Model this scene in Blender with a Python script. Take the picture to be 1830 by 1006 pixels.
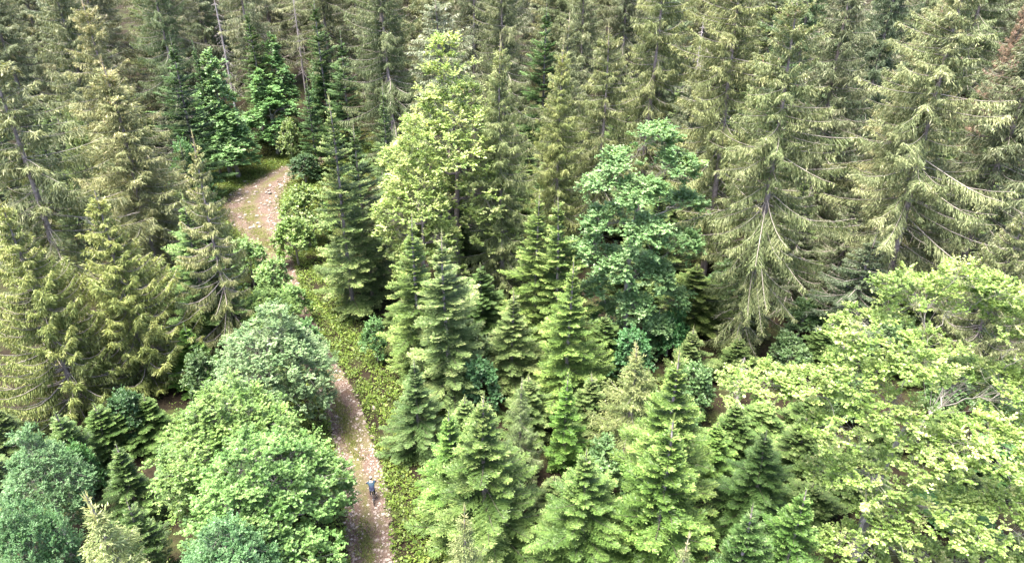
import bpy, math, random
import numpy as np

for o in list(bpy.data.objects):
    bpy.data.objects.remove(o)
scene = bpy.context.scene
C = scene.collection
R = math.radians

# ------------------------------------------------------------------ camera
CAM_Z, PITCH, FPX = 34.0, R(28.0), 1220.0      # drone height, downward tilt, focal length in photo pixels
cam_data = bpy.data.cameras.new('camera')
cam_data.sensor_width = 36.0
cam_data.lens = 36.0 * FPX / 1830.0
cam_data.clip_start, cam_data.clip_end = 0.5, 6000.0
cam = bpy.data.objects.new('camera', cam_data)
cam.location = (0, 0, CAM_Z)
cam.rotation_euler = (math.pi / 2 - PITCH, 0, 0)
C.objects.link(cam)
scene.camera = cam

# ------------------------------------------------------------------ sky, sun, exposure
SUN_EL, SUN_AZ = R(72.0), R(240.0)             # azimuth clockwise from +Y: high, a little to the left and behind
world = bpy.data.worlds.new('World')
scene.world = world
world.use_nodes = True
wn = world.node_tree
sky = wn.nodes.new('ShaderNodeTexSky')
sky.sky_type = 'NISHITA'
sky.sun_disc = False
sky.sun_elevation = SUN_EL
sky.sun_rotation = SUN_AZ
sky.altitude = 1200
sky.air_density = 1.0
sky.dust_density = 9.0
sky.ozone_density = 0.6
bg = wn.nodes['Background']
bg.inputs['Strength'].default_value = 0.12
wn.links.new(sky.outputs[0], bg.inputs['Color'])
sun_data = bpy.data.lights.new('sun', 'SUN')
sun_data.energy = 3.4
sun_data.angle = R(28.0)
sun_data.color = (1.0, 0.94, 0.82)
sun = bpy.data.objects.new('sun', sun_data)
sun.rotation_euler = (math.pi / 2 - SUN_EL, 0, -SUN_AZ + math.pi)
sun.location = (-30, -30, 80)
C.objects.link(sun)
vs = scene.view_settings
vs.view_transform = 'Standard'
vs.look = 'None'
vs.gamma = 1.0
vs.use_curve_mapping = False
vs.exposure = 2.88
cy = scene.cycles
cy.max_bounces = 6
cy.diffuse_bounces = 3
cy.glossy_bounces = 2
cy.transmission_bounces = 4
cy.transparent_max_bounces = 8
cy.volume_bounces = 1
cy.caustics_reflective = False
cy.caustics_refractive = False


# ------------------------------------------------------------------ photogrammetry helpers (photo pixel + real distance -> metres)
CP, SP = math.cos(PITCH), math.sin(PITCH)


def world_at(px, py, Y):
    v = (503.0 - py) / FPX
    Z = Y * (v * CP - SP) / (CP + v * SP)
    depth = Y * CP - Z * SP
    return (px - 915.0) / FPX * depth, Y, CAM_Z + Z


def on_ground(px, py):
    dep = PITCH + math.atan((py - 503.0) / FPX)
    Y = CAM_Z / math.tan(dep)
    x, y, z = world_at(px, py, Y)
    return x, y


# ------------------------------------------------------------------ numpy mesh helpers
def unit(a):
    n = np.linalg.norm(a, axis=-1, keepdims=True)
    return a / np.maximum(n, 1e-9)


class Buf:
    def __init__(s):
        s.v, s.q, s.a, s.n = [], [], [], 0

    def add(s, V, Q, A=None):
        s.v.append(V.astype(np.float32))
        s.q.append(Q.astype(np.int32) + s.n)
        s.a.append(np.zeros(len(Q), np.float32) if A is None else np.broadcast_to(A, (len(Q),)).astype(np.float32))
        s.n += len(V)

    def leaves(s, P, D, N, L, W, A, fold=0.0, wide=0.45):
        """narrow diamond leaves or twigs: base P, direction D, rough normal N, length L, half width W, shade A"""
        D = unit(D)
        S = unit(np.cross(D, N))
        U = np.cross(S, D)
        L = L[:, None]
        W = W[:, None]
        mid = P + D * L * wide
        V = np.empty((len(P), 4, 3), np.float32)
        V[:, 0] = P
        V[:, 1] = mid + S * W + U * fold * W
        V[:, 2] = P + D * L
        V[:, 3] = mid - S * W + U * fold * W
        Q = np.arange(len(P) * 4, dtype=np.int32).reshape(-1, 4)
        s.add(V.reshape(-1, 3), Q, A)

    def tube(s, P, r, sides=5, A=0.0, cap=True):
        P = np.asarray(P, float)
        r = np.asarray(r, float)
        n = len(P)
        T = unit(np.gradient(P, axis=0))
        ref = np.array([0.13, 0.97, 0.2]) if abs(T[:, 2]).mean() > 0.7 else np.array([0, 0.05, 1.0])
        S = unit(np.cross(T, ref))
        U = np.cross(S, T)
        ang = np.arange(sides) * 2 * np.pi / sides
        V = P[:, None, :] + r[:, None, None] * (np.cos(ang)[None, :, None] * S[:, None, :] + np.sin(ang)[None, :, None] * U[:, None, :])
        i = np.arange(n - 1)[:, None] * sides
        j = np.arange(sides)[None, :]
        jn = (j + 1) % sides
        Q = np.stack([i + j, i + jn, i + sides + jn, i + sides + j], -1).reshape(-1, 4)
        s.add(V.reshape(-1, 3), Q, A)

    def mesh(s, name, mat, smooth=False):
        V = np.concatenate(s.v)
        Q = np.concatenate(s.q)
        A = np.concatenate(s.a)
        me = bpy.data.meshes.new(name)
        me.vertices.add(len(V))
        me.vertices.foreach_set('co', V.ravel())
        me.loops.add(Q.size)
        me.loops.foreach_set('vertex_index', Q.ravel())
        me.polygons.add(len(Q))
        me.polygons.foreach_set('loop_start', np.arange(len(Q), dtype=np.int32) * 4)
        if smooth:
            me.polygons.foreach_set('use_smooth', np.ones(len(Q), bool))
        at = me.attributes.new('shade', 'FLOAT', 'FACE')
        at.data.foreach_set('value', A)
        me.update(calc_edges=True)
        me.materials.append(mat)
        return me


def link(name, me, parent=None, **props):
    o = bpy.data.objects.new(name, me)
    C.objects.link(o)
    if parent is not None:
        o.parent = parent
    for k, v in props.items():
        o[k] = v
    return o


# ------------------------------------------------------------------ materials
def nodes_of(name):
    m = bpy.data.materials.new(name)
    m.use_nodes = True
    nt = m.node_tree
    nt.nodes.clear()
    return m, nt, nt.nodes.new('ShaderNodeOutputMaterial')


def mixrgb(nt, f, a, b, blend='MIX'):
    n = nt.nodes.new('ShaderNodeMix')
    n.data_type = 'RGBA'
    n.blend_type = blend
    for k, val in ((0, f), (6, a), (7, b)):
        if isinstance(val, (int, float)):
            n.inputs[k].default_value = val
        elif isinstance(val, tuple):
            n.inputs[k].default_value = (*val, 1)
        else:
            nt.links.new(val, n.inputs[k])
    return n.outputs[2]


def noise(nt, scale, detail=3.0, coord='Object', rough=0.55):
    tc = nt.nodes.new('ShaderNodeTexCoord')
    n = nt.nodes.new('ShaderNodeTexNoise')
    n.inputs['Scale'].default_value = scale
    n.inputs['Detail'].default_value = detail
    n.inputs['Roughness'].default_value = rough
    nt.links.new(tc.outputs[coord], n.inputs['Vector'])
    return n.outputs[0]


def ramp(nt, fac, stops):
    n = nt.nodes.new('ShaderNodeValToRGB')
    cr = n.color_ramp
    while len(cr.elements) > 1:
        cr.elements.remove(cr.elements[-1])
    for i, (p, c) in enumerate(stops):
        e = cr.elements[0] if i == 0 else cr.elements.new(p)
        e.position = p
        e.color = (*c, 1) if isinstance(c, tuple) else (c, c, c, 1)
    nt.links.new(fac, n.inputs[0])
    return n.outputs[0]


def foliage_mat(name, stops, translucent=0.35, patch=0.9, gloss=0.25, yellow=(1.25, 1.15, 0.55), rough=0.5):
    """leaf colour picked per leaf from stops, varied in patches, tinted per tree by the tree's own custom property"""
    m, nt, out = nodes_of(name)
    at = nt.nodes.new('ShaderNodeAttribute')
    at.attribute_name = 'shade'
    col = ramp(nt, at.outputs['Fac'], stops)
    pn = ramp(nt, noise(nt, patch, 2), [(0.3, 0.72), (0.7, 1.22)])
    col = mixrgb(nt, 1.0, col, pn, 'MULTIPLY')
    ti = nt.nodes.new('ShaderNodeAttribute')
    ti.attribute_type = 'OBJECT'
    ti.attribute_name = 'tint'
    col = mixrgb(nt, 1.0, col, ti.outputs['Color'], 'MULTIPLY')
    p = nt.nodes.new('ShaderNodeBsdfPrincipled')
    p.inputs['Roughness'].default_value = rough
    p.inputs['Specular IOR Level'].default_value = gloss
    nt.links.new(col, p.inputs['Base Color'])
    t = nt.nodes.new('ShaderNodeBsdfTranslucent')
    nt.links.new(mixrgb(nt, 1.0, col, yellow, 'MULTIPLY'), t.inputs['Color'])
    mx = nt.nodes.new('ShaderNodeMixShader')
    mx.inputs[0].default_value = translucent
    nt.links.new(p.outputs[0], mx.inputs[1])
    nt.links.new(t.outputs[0], mx.inputs[2])
    nt.links.new(mx.outputs[0], out.inputs['Surface'])
    return m


def simple_mat(name, stops, scale=6.0, rough=0.85, bump=0.0, spec=0.2, coord='Object', metal=0.0, detail=4):
    m, nt, out = nodes_of(name)
    nz = noise(nt, scale, detail, coord)
    col = ramp(nt, nz, stops)
    p = nt.nodes.new('ShaderNodeBsdfPrincipled')
    p.inputs['Roughness'].default_value = rough
    p.inputs['Specular IOR Level'].default_value = spec
    p.inputs['Metallic'].default_value = metal
    nt.links.new(col, p.inputs['Base Color'])
    if bump:
        b = nt.nodes.new('ShaderNodeBump')
        b.inputs['Strength'].default_value = bump
        b.inputs['Distance'].default_value = 0.05
        nt.links.new(nz, b.inputs['Height'])
        nt.links.new(b.outputs[0], p.inputs['Normal'])
    nt.links.new(p.outputs[0], out.inputs['Surface'])
    return m


M = {}
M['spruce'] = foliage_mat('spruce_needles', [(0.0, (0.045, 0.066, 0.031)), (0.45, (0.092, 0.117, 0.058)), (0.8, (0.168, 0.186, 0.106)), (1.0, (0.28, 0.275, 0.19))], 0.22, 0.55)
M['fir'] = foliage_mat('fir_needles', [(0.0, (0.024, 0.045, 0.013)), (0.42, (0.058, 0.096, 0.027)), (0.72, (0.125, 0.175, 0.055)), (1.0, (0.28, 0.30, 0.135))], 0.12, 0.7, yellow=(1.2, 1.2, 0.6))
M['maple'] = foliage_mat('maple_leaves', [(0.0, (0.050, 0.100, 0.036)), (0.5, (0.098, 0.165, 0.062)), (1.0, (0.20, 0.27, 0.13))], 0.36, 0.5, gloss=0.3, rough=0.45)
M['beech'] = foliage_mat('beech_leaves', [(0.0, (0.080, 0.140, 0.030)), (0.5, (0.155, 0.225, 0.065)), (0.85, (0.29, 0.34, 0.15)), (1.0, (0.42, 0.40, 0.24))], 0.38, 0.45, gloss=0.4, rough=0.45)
M['bark'] = simple_mat('conifer_bark', [(0.25, (0.11, 0.085, 0.082)), (0.6, (0.24, 0.20, 0.195)), (0.8, (0.36, 0.32, 0.31))], 5.0, 0.9, 0.5)
M['twig'] = simple_mat('lichened_branch', [(0.3, (0.16, 0.135, 0.115)), (0.7, (0.34, 0.30, 0.275))], 3.0, 0.9)
M['firtwig'] = simple_mat('fir_branch', [(0.3, (0.09, 0.07, 0.055)), (0.7, (0.20, 0.17, 0.15))], 3.0, 0.9)
M['beechbark'] = simple_mat('beech_bark', [(0.25, (0.13, 0.115, 0.10)), (0.7, (0.31, 0.285, 0.255))], 2.5, 0.85, 0.2)
M['dead'] = simple_mat('dead_wood', [(0.25, (0.15, 0.13, 0.13)), (0.7, (0.33, 0.295, 0.30))], 3.0, 0.9, 0.3)
M['cone'] = simple_mat('cone_scales', [(0.3, (0.22, 0.13, 0.085)), (0.7, (0.36, 0.24, 0.17))], 5.0, 0.8)
M['stone'] = simple_mat('pale_limestone', [(0.25, (0.12, 0.095, 0.08)), (0.6, (0.22, 0.185, 0.165)), (0.8, (0.34, 0.30, 0.27))], 2.2, 0.9, 0.4)


# ------------------------------------------------------------------ terrain
def hnoise(x, y):
    return 0.5 * np.sin(x * 0.11 + 1.3) * np.cos(y * 0.09 + 0.4) + 0.25 * np.sin(x * 0.31 + y * 0.23)


ROAD_PX = [(676, 1130), (664, 1006), (652, 885), (634, 800), (608, 720), (566, 640), (528, 565), (496, 480), (470, 415), (448, 372), (462, 345), (505, 312), (560, 290), (630, 276)]
ROAD = np.array([on_ground(*p) for p in ROAD_PX])


def catmull(P, per=14):
    P = np.asarray(P, float)
    Q = np.vstack([2 * P[0] - P[1], P, 2 * P[-1] - P[-2]])
    out = []
    for i in range(len(P) - 1):
        t = np.linspace(0, 1, per, endpoint=False)[:, None]
        a, b, c, d = Q[i], Q[i + 1], Q[i + 2], Q[i + 3]
        out.append(0.5 * (2 * b + (c - a) * t + (2 * a - 5 * b + 4 * c - d) * t ** 2 + (3 * b - a - 3 * c + d) * t ** 3))
    out.append(P[-1:])
    return np.vstack(out)


ROADC = catmull(ROAD, 14)


def road_dist(x, y):
    x = np.atleast_1d(np.asarray(x, float))
    y = np.atleast_1d(np.asarray(y, float))
    d = np.full(x.shape, 1e9)
    for p in ROADC[::2]:
        d = np.minimum(d, np.hypot(x - p[0], y - p[1]))
    return d


def ground_z(x, y):
    x = np.asarray(x, float)
    y = np.asarray(y, float)
    d = road_dist(x.ravel(), y.ravel()).reshape(x.shape) if x.ndim else road_dist(x, y)[0]
    k = np.clip((d - 3.5) / 8.0, 0, 1)
    far = np.clip(y - 108.0, 0, 140)
    return hnoise(x, y) * k + far * 0.20


def axis(core, far):
    a = np.arange(core[0], core[1] + 0.1, 1.5)
    lo = core[0] - np.geomspace(2, far, 22)[::-1]
    hi = core[1] + np.geomspace(2, far, 22)
    return np.concatenate([lo, a, hi])


def build_ground():
    xs, ys = axis((-75, 75), 2500), axis((8, 160), 2500)
    X, Y = np.meshgrid(xs, ys)
    Z = ground_z(X, Y) - 0.03
    V = np.stack([X, Y, Z], -1).reshape(-1, 3)
    nx = len(xs)
    i = np.arange(len(ys) - 1)[:, None] * nx + np.arange(nx - 1)[None, :]
    Q = np.stack([i, i + 1, i + nx + 1, i + nx], -1).reshape(-1, 4)
    m, nt, out = nodes_of('forest_floor')
    n1 = noise(nt, 0.35, 5, 'Object', 0.65)
    n2 = noise(nt, 3.5, 6, 'Object', 0.7)
    litter = ramp(nt, n2, [(0.3, (0.008, 0.006, 0.004)), (0.55, (0.017, 0.013, 0.008)), (0.75, (0.034, 0.025, 0.017))])
    moss = ramp(nt, n2, [(0.3, (0.018, 0.024, 0.008)), (0.7, (0.050, 0.060, 0.020))])
    col = mixrgb(nt, ramp(nt, n1, [(0.46, 0.0), (0.62, 0.85)]), litter, moss)
    p = nt.nodes.new('ShaderNodeBsdfPrincipled')
    p.inputs['Roughness'].default_value = 0.95
    p.inputs['Specular IOR Level'].default_value = 0.1
    nt.links.new(col, p.inputs['Base Color'])
    b = nt.nodes.new('ShaderNodeBump')
    b.inputs['Strength'].default_value = 0.7
    b.inputs['Distance'].default_value = 0.12
    nt.links.new(n2, b.inputs['Height'])
    nt.links.new(b.outputs[0], p.inputs['Normal'])
    nt.links.new(p.outputs[0], out.inputs['Surface'])
    B = Buf()
    B.add(V, Q)
    link('ground', B.mesh('ground', m, True), kind='structure')


build_ground()


def road_width(y):
    return np.interp(y, [0, 30, 48, 62, 74, 82, 88, 97, 106, 130], [1.45, 1.45, 1.45, 1.6, 2.4, 3.8, 4.0, 2.8, 1.9, 1.7])


def build_road():
    P = ROADC
    T = unit(np.gradient(P, axis=0))
    Nn = np.stack([T[:, 1], -T[:, 0]], -1)
    na = 13
    rows = []
    rng = np.random.default_rng(4)
    for k, u in enumerate(np.linspace(-1, 1, na)):
        w = road_width(P[:, 1])
        jit = (rng.normal(0, 1, len(P)) * (0.14 + 0.16 * (w - 1.5)) if k in (0, na - 1) else rng.normal(0, 1, len(P)) * 0.05 * (w - 1.5))
        q = P + Nn * (u * w + jit)[:, None]
        crown = 0.05 * (1 - u * u) - 0.06 * np.exp(-((abs(u) - 0.55) / 0.22) ** 2)
        z = ground_z(q[:, 0], q[:, 1]) + 0.03 + crown
        if k in (0, na - 1):
            z = z - 0.07
        rows.append(np.column_stack([q, z]))
    V = np.stack(rows, 1).reshape(-1, 3)
    i = np.arange(len(P) - 1)[:, None] * na + np.arange(na - 1)[None, :]
    Q = np.stack([i, i + 1, i + na + 1, i + na], -1).reshape(-1, 4)
    me_b = Buf()
    me_b.add(V, Q)
    m, nt, out = nodes_of('stony_forest_track')
    at = nt.nodes.new('ShaderNodeAttribute')
    at.attribute_name = 'across'
    n1 = noise(nt, 0.8, 5, 'Object', 0.7)
    n2 = noise(nt, 5.0, 5, 'Object', 0.75)
    vo = nt.nodes.new('ShaderNodeTexVoronoi')
    vo.inputs['Scale'].default_value = 11.0
    tc = nt.nodes.new('ShaderNodeTexCoord')
    nt.links.new(tc.outputs['Object'], vo.inputs['Vector'])
    stones = ramp(nt, vo.outputs['Color'], [(0.1, (0.055, 0.036, 0.028)), (0.5, (0.105, 0.072, 0.056)), (0.9, (0.20, 0.155, 0.132))])
    soil = ramp(nt, n2, [(0.3, (0.050, 0.034, 0.027)), (0.7, (0.115, 0.084, 0.069))])
    track = mixrgb(nt, 0.35, soil, stones)
    grass = ramp(nt, n2, [(0.3, (0.045, 0.052, 0.016)), (0.7, (0.10, 0.095, 0.040))])
    # grassy strip between the two wheel ruts, broken up by noise
    mid = ramp(nt, at.outputs['Fac'], [(0.0, 0.35), (0.16, 0.0), (0.30, 0.0), (0.42, 1.0), (0.52, 0.9), (0.62, 0.0), (0.93, 0.0), (1.0, 0.7)])
    mm = nt.nodes.new('ShaderNodeMath')
    mm.operation = 'MULTIPLY'
    nt.links.new(mid, mm.inputs[0])
    nt.links.new(ramp(nt, n1, [(0.38, 0.1), (0.58, 1.0)]), mm.inputs[1])
    col = mixrgb(nt, mm.outputs[0], track, grass)
    # weeds and dark damp earth creeping over the stones in patches
    n3 = noise(nt, 0.33, 4, 'Object', 0.7)
    col = mixrgb(nt, ramp(nt, n3, [(0.50, 0.0), (0.64, 0.75)]), col, grass)
    n4 = noise(nt, 0.55, 5, 'Object', 0.75)
    col = mixrgb(nt, ramp(nt, n4, [(0.30, 0.85), (0.46, 0.0)]), col, (0.050, 0.031, 0.024))
    p = nt.nodes.new('ShaderNodeBsdfPrincipled')
    p.inputs['Roughness'].default_value = 0.95
    p.inputs['Specular IOR Level'].default_value = 0.1
    nt.links.new(col, p.inputs['Base Color'])
    b = nt.nodes.new('ShaderNodeBump')
    b.inputs['Strength'].default_value = 0.8
    b.inputs['Distance'].default_value = 0.06
    nt.links.new(vo.outputs['Distance'], b.inputs['Height'])
    nt.links.new(b.outputs[0], p.inputs['Normal'])
    nt.links.new(p.outputs[0], out.inputs['Surface'])
    me = me_b.mesh('path', m, True)
    a = me.attributes.new('across', 'FLOAT', 'POINT')
    a.data.foreach_set('value', np.tile(np.linspace(0, 1, na), len(P)).astype(np.float32))
    link('path', me, kind='structure')


build_road()


# ------------------------------------------------------------------ conifers
UP = np.array([0, 0, 1.0])


def trunk_curve(rng, H, n=26, wob=0.012):
    z = np.linspace(-0.4, H, n)
    ph = rng.uniform(0, 6.28, 2)
    x = wob * H * np.sin(z / H * 4.0 + ph[0]) * z / H
    y = wob * H * np.sin(z / H * 3.1 + ph[1]) * z / H
    return np.column_stack([x, y, z])


def conifer(seed, H, RAD, zb, kind, whorl, nper, gap=0.15, nt=5, tl=0.24, tw=0.035, ragged=0.25, bare=0.0, shape=0.85, cones=0, hang=1.0, upturn=0.35, droop=0.45, skip=0.0, window=None, low=(0.55, 4.0), clump=1.0, curtain=1.0, narrow=1.0, wild=1.0, axis=1.0):
    """zb: crown base as a share of H; whorl: spacing of bough rings; nper: boughs per ring; gap: spacing of side branchlets"""
    rng = np.random.default_rng(seed)
    wood, limbs, need, cone = Buf(), Buf(), Buf(), Buf()
    T = trunk_curve(rng, H)
    r0 = 0.0085 * H + 0.05
    rad = r0 * np.clip(1 - T[:, 2] / H, 0, 1) ** 0.85 + 0.018
    rad[:2] *= 1.25
    wood.tube(T, rad, 8)

    def tp(z):
        return np.array([np.interp(z, T[:, 2], T[:, 0]), np.interp(z, T[:, 2], T[:, 1]), z])
    z = zb * H
    az0 = rng.uniform(0, 6.28)
    # uneven sides: a crown longer on some bearings than others
    lob_ph, lob_a = rng.uniform(0, 6.28, 3), rng.uniform(0.04, 0.14, 3) * (1 + ragged)
    spire = 0.8 + 0.125 * H ** 0.9
    while z < H - spire * 0.55:
        t = (z - zb * H) / (H - zb * H)
        n = max(3, int(round(nper * (1 - 0.35 * t) + rng.uniform(-0.8, 0.8))))
        az0 += 2.4
        for k in range(n):
            az = az0 + k * 2 * np.pi / n + rng.normal(0, 0.22)
            k1 = min(1.0, max(0.0, (t - 0.55) / 0.45))
            env = min(1.0, low[0] + t * low[1]) * (1 - t) ** shape * (1 - 0.55 * k1 * k1 * (3 - 2 * k1)) + 0.02
            side = 1 + sum(a * math.sin((i + 1) * az + ph + 5 * t) for i, (a, ph) in enumerate(zip(lob_a, lob_ph)))
            L = RAD * env * side * rng.uniform(1 - ragged, 1 + ragged * 0.5)
            if rng.random() < skip:
                continue
            if window and window[0] < t < window[1] and math.cos(az + math.pi / 2) > window[2]:
                if rng.random() < 0.55:
                    continue
                L *= 0.6
            if L < 0.12:
                L = 0.12
            zz = z + rng.uniform(-0.5, 0.5) * whorl
            if zz > H - 0.1:
                continue
            b = tp(zz)
            h = np.array([math.cos(az), math.sin(az), 0.0])
            sd = np.array([-h[1], h[0], 0.0])
            if kind == 'spruce':
                sl = np.interp(t, [0, 0.35, 0.75, 1], [-droop, -droop * 0.62, 0.10, 0.95]) + rng.normal(0, 0.10)
                up = np.interp(t, [0, 0.5, 1], [upturn, upturn * 0.9, 0.0]) * rng.uniform(0.7, 1.2)
            else:
                sl = np.interp(t, [0, 0.4, 0.8, 1], [-0.28, -0.06, 0.28, 0.9]) + rng.normal(0, 0.07)
                up = np.interp(t, [0, 0.5, 1], [0.12, 0.10, 0.0])
            cv = rng.normal(0, 0.10 if kind == 'fir' else 0.18)

            def curve(s):
                s = s[:, None]
                return b + h * L * s * 0.98 + sd * L * cv * s ** 2 + UP * L * (sl * s + up * s ** 3)

            def tang(s):
                s = s[:, None]
                return unit(h + sd * 2 * cv * s + UP * (sl + 3 * up * s ** 2))
            ss = np.linspace(0, 1, 6)
            rb = min(0.0055 * L + 0.009, rad[0] * 0.3) * (1.0 if kind == 'spruce' else 0.6)
            limbs.tube(curve(ss) + UP * (0.02 * (axis - 1)), rb * axis * (1 - 0.75 * ss), 4 if axis > 1 else 3)
            if rng.random() < bare * (1.25 - t):
                # dead bough: bare grey forked wood
                for q in range(4):
                    s0 = rng.uniform(0.3, 0.85, 1)
                    p0 = curve(s0)[0]
                    d = unit(tang(s0)[0] + sd * rng.choice([-1, 1]) * 0.9 + UP * rng.uniform(-0.3, 0.1))
                    l2 = L * 0.3 * rng.uniform(0.5, 1.1)
                    limbs.tube(np.array([p0, p0 + d * l2 * 0.6, p0 + d * l2 - UP * 0.1 * l2]), [rb * 0.5, rb * 0.4, 0.006], 3)
                continue
            nb = int(L / gap) * 2 + 5
            s = np.clip(np.linspace(0.10 if t > 0.5 else 0.2, 1.0, nb) + rng.normal(0, 0.012, nb), 0.05, 1)
            P, Tn = curve(s), tang(s)
            sg = np.where(np.arange(nb) % 2 == 0, 1.0, -1.0)
            bl = (0.42 * L * (1 - s) ** 0.8 * np.clip(s * 3.2, 0.3, 1) + 0.16) * rng.uniform(0.65, 1.15, nb)
            bl = np.minimum(bl, 0.9 if kind == 'spruce' else 1.25) * narrow
            # boughs are clumpy: stretches of thin and of bushy growth
            dens = 0.5 + 0.5 * np.sin(s * rng.uniform(7, 16) + rng.uniform(0, 6.28))
            bl = bl * ((1 - 0.4 * clump + 0.5 * clump * dens) if kind == 'spruce' else (0.8 + 0.3 * dens))
            live = rng.random(nb) < ((1 - 0.38 * clump if kind == 'spruce' else 0.85) + 0.45 * dens)
            s, P, Tn, sg, bl, dens = s[live], P[live], Tn[live], sg[live], bl[live], dens[live]
            nb = len(s)
            if nb < 3:
                continue
            boff = rng.uniform(-0.16, 0.16)
            A0 = 0.42 + boff
            if kind == 'spruce':
                bd = unit(Tn * 0.75 + sd * sg[:, None] * 0.75 - UP * (np.interp(t, [0, 0.6, 0.9], [0.6, 0.45, 0.1]) * hang * curtain + 0.1) + rng.normal(0, 0.16, (nb, 3)))
            else:
                bd = unit(Tn * 0.72 + sd * sg[:, None] * 0.78 + UP * 0.04 + rng.normal(0, 0.09, (nb, 3)))
            u = (np.arange(nt)[None, :] + rng.uniform(0, 1, (nb, nt))) / nt
            uu = u * bl[:, None]
            pos = P[:, None, :] + bd[:, None, :] * uu[..., None]
            if kind == 'spruce':
                pos = pos - UP * (0.35 * hang * uu ** 2)[..., None]
                pos = pos + rng.normal(0, 0.05, (nb, nt, 3))
                dirs = bd[:, None, :] * 0.6 - UP * hang * rng.uniform(0.25, 1.0, (nb, 1, 1)) + rng.normal(0, 0.42 * wild, (nb, nt, 3))
                nrm = rng.normal(0, 1, (nb, nt, 3)) + UP * 0.6
                ln = tl * rng.uniform(0.45, 1.4, (nb, nt)) * (0.7 + 0.35 * min(1, L / 2.5)) * (0.75 + 0.4 * dens[:, None])
                if t > 0.88:
                    dirs = bd[:, None, :] + rng.normal(0, 0.4, (nb, nt, 3)) + UP * 0.2
            else:
                pp = unit(np.cross(UP, bd))
                s2 = rng.choice([-1.0, 1.0], (nb, nt))
                dirs = bd[:, None, :] * 0.8 + pp[:, None, :] * (s2 * 0.72)[..., None] + rng.normal(0, 0.14, (nb, nt, 3)) + UP * 0.05
                nrm = UP + rng.normal(0, 0.38, (nb, nt, 3))
                ln = tl * rng.uniform(0.65, 1.25, (nb, nt)) * (1.1 - 0.5 * u)
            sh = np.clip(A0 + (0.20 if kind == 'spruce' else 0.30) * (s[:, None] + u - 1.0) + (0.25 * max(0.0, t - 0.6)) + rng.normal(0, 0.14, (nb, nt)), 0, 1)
            w = tw * rng.uniform(0.75, 1.3, (nb, nt))
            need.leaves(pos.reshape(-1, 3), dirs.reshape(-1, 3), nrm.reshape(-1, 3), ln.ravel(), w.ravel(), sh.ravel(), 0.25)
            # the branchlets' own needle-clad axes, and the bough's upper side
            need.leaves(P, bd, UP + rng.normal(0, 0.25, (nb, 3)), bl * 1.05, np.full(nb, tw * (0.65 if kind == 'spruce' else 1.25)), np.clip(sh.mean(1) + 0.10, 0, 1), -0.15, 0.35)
            if kind == 'spruce' and cones and t > 0.72:
                nc = cones
                sc = rng.uniform(0.4, 1.0, nc)
                pc = curve(sc) + rng.normal(0, 0.08, (nc, 3))
                cone.leaves(pc, -UP + rng.normal(0, 0.2, (nc, 3)), rng.normal(0, 1, (nc, 3)), rng.uniform(0.12, 0.2, nc), np.full(nc, 0.026), np.zeros(nc), 0.5)
        z += whorl * rng.uniform(0.75, 1.25) * (1 - 0.45 * t)
    # leader: upright shoot with rings of short candles below its tip
    for q in range(5):
        zq = H - spire * (0.12 + 0.22 * q)
        n = int(rng.integers(5, 8))
        a = rng.uniform(0, 6.28) + np.arange(n) * 2 * np.pi / n
        P = np.repeat(tp(zq)[None], n, 0)
        l = (0.14 + 0.085 * q) * rng.uniform(0.7, 1.3, n) * (0.6 + 0.3 * spire)
        dirs = np.column_stack([np.cos(a), np.sin(a), rng.uniform(0.35, 0.9, n)])
        need.leaves(P, dirs, rng.normal(0, 1, (n, 3)), l, np.full(n, 0.026), np.clip(rng.normal(0.93, 0.07, n), 0, 1), 0.3, 0.3)
        need.leaves(P, dirs, rng.normal(0, 1, (n, 3)), l, np.full(n, 0.026), np.clip(rng.normal(0.93, 0.07, n), 0, 1), 0.3, 0.3)
    top = tp(H)
    for q in range(4):
        need.leaves(np.repeat(top[None] - UP * spire * (0.2 + 0.27 * q), 5, 0), UP + rng.normal(0, 0.07, (5, 3)), rng.normal(0, 1, (5, 3)), np.full(5, spire * 0.34), np.full(5, 0.028), np.full(5, 0.97))
    # dead stubs on the bare lower trunk
    for q in range(int(10 + 14 * zb)):
        zz = rng.uniform(0.06, max(zb, 0.12) + 0.05) * H
        az = rng.uniform(0, 6.28)
        l2 = rng.uniform(0.4, 1.7) * RAD / 4
        d = np.array([math.cos(az), math.sin(az), rng.uniform(-0.5, 0.0)])
        b = tp(zz)
        limbs.tube(np.array([b, b + d * l2 * 0.5, b + d * l2 - UP * 0.12 * l2]), [0.03, 0.022, 0.008], 3)
    parts = [('trunk', wood.mesh('trunk', M['bark'], True), None), ('branches', limbs.mesh('branches', M['twig' if kind == 'spruce' else 'firtwig'], True), 'stuff'), ('crown', need.mesh('crown', M['spruce' if kind == 'spruce' else 'fir']), None)]
    if cone.n:
        parts.append(('cones', cone.mesh('cones', M['cone']), 'stuff'))
    return dict(H=H, R=RAD, parts=parts)


# ------------------------------------------------------------------ broadleaved trees
def bez(a, b, c, d, n):
    t = np.linspace(0, 1, n)[:, None]
    return (1 - t) ** 3 * a + 3 * (1 - t) ** 2 * t * b + 3 * (1 - t) * t * t * c + t ** 3 * d


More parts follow.
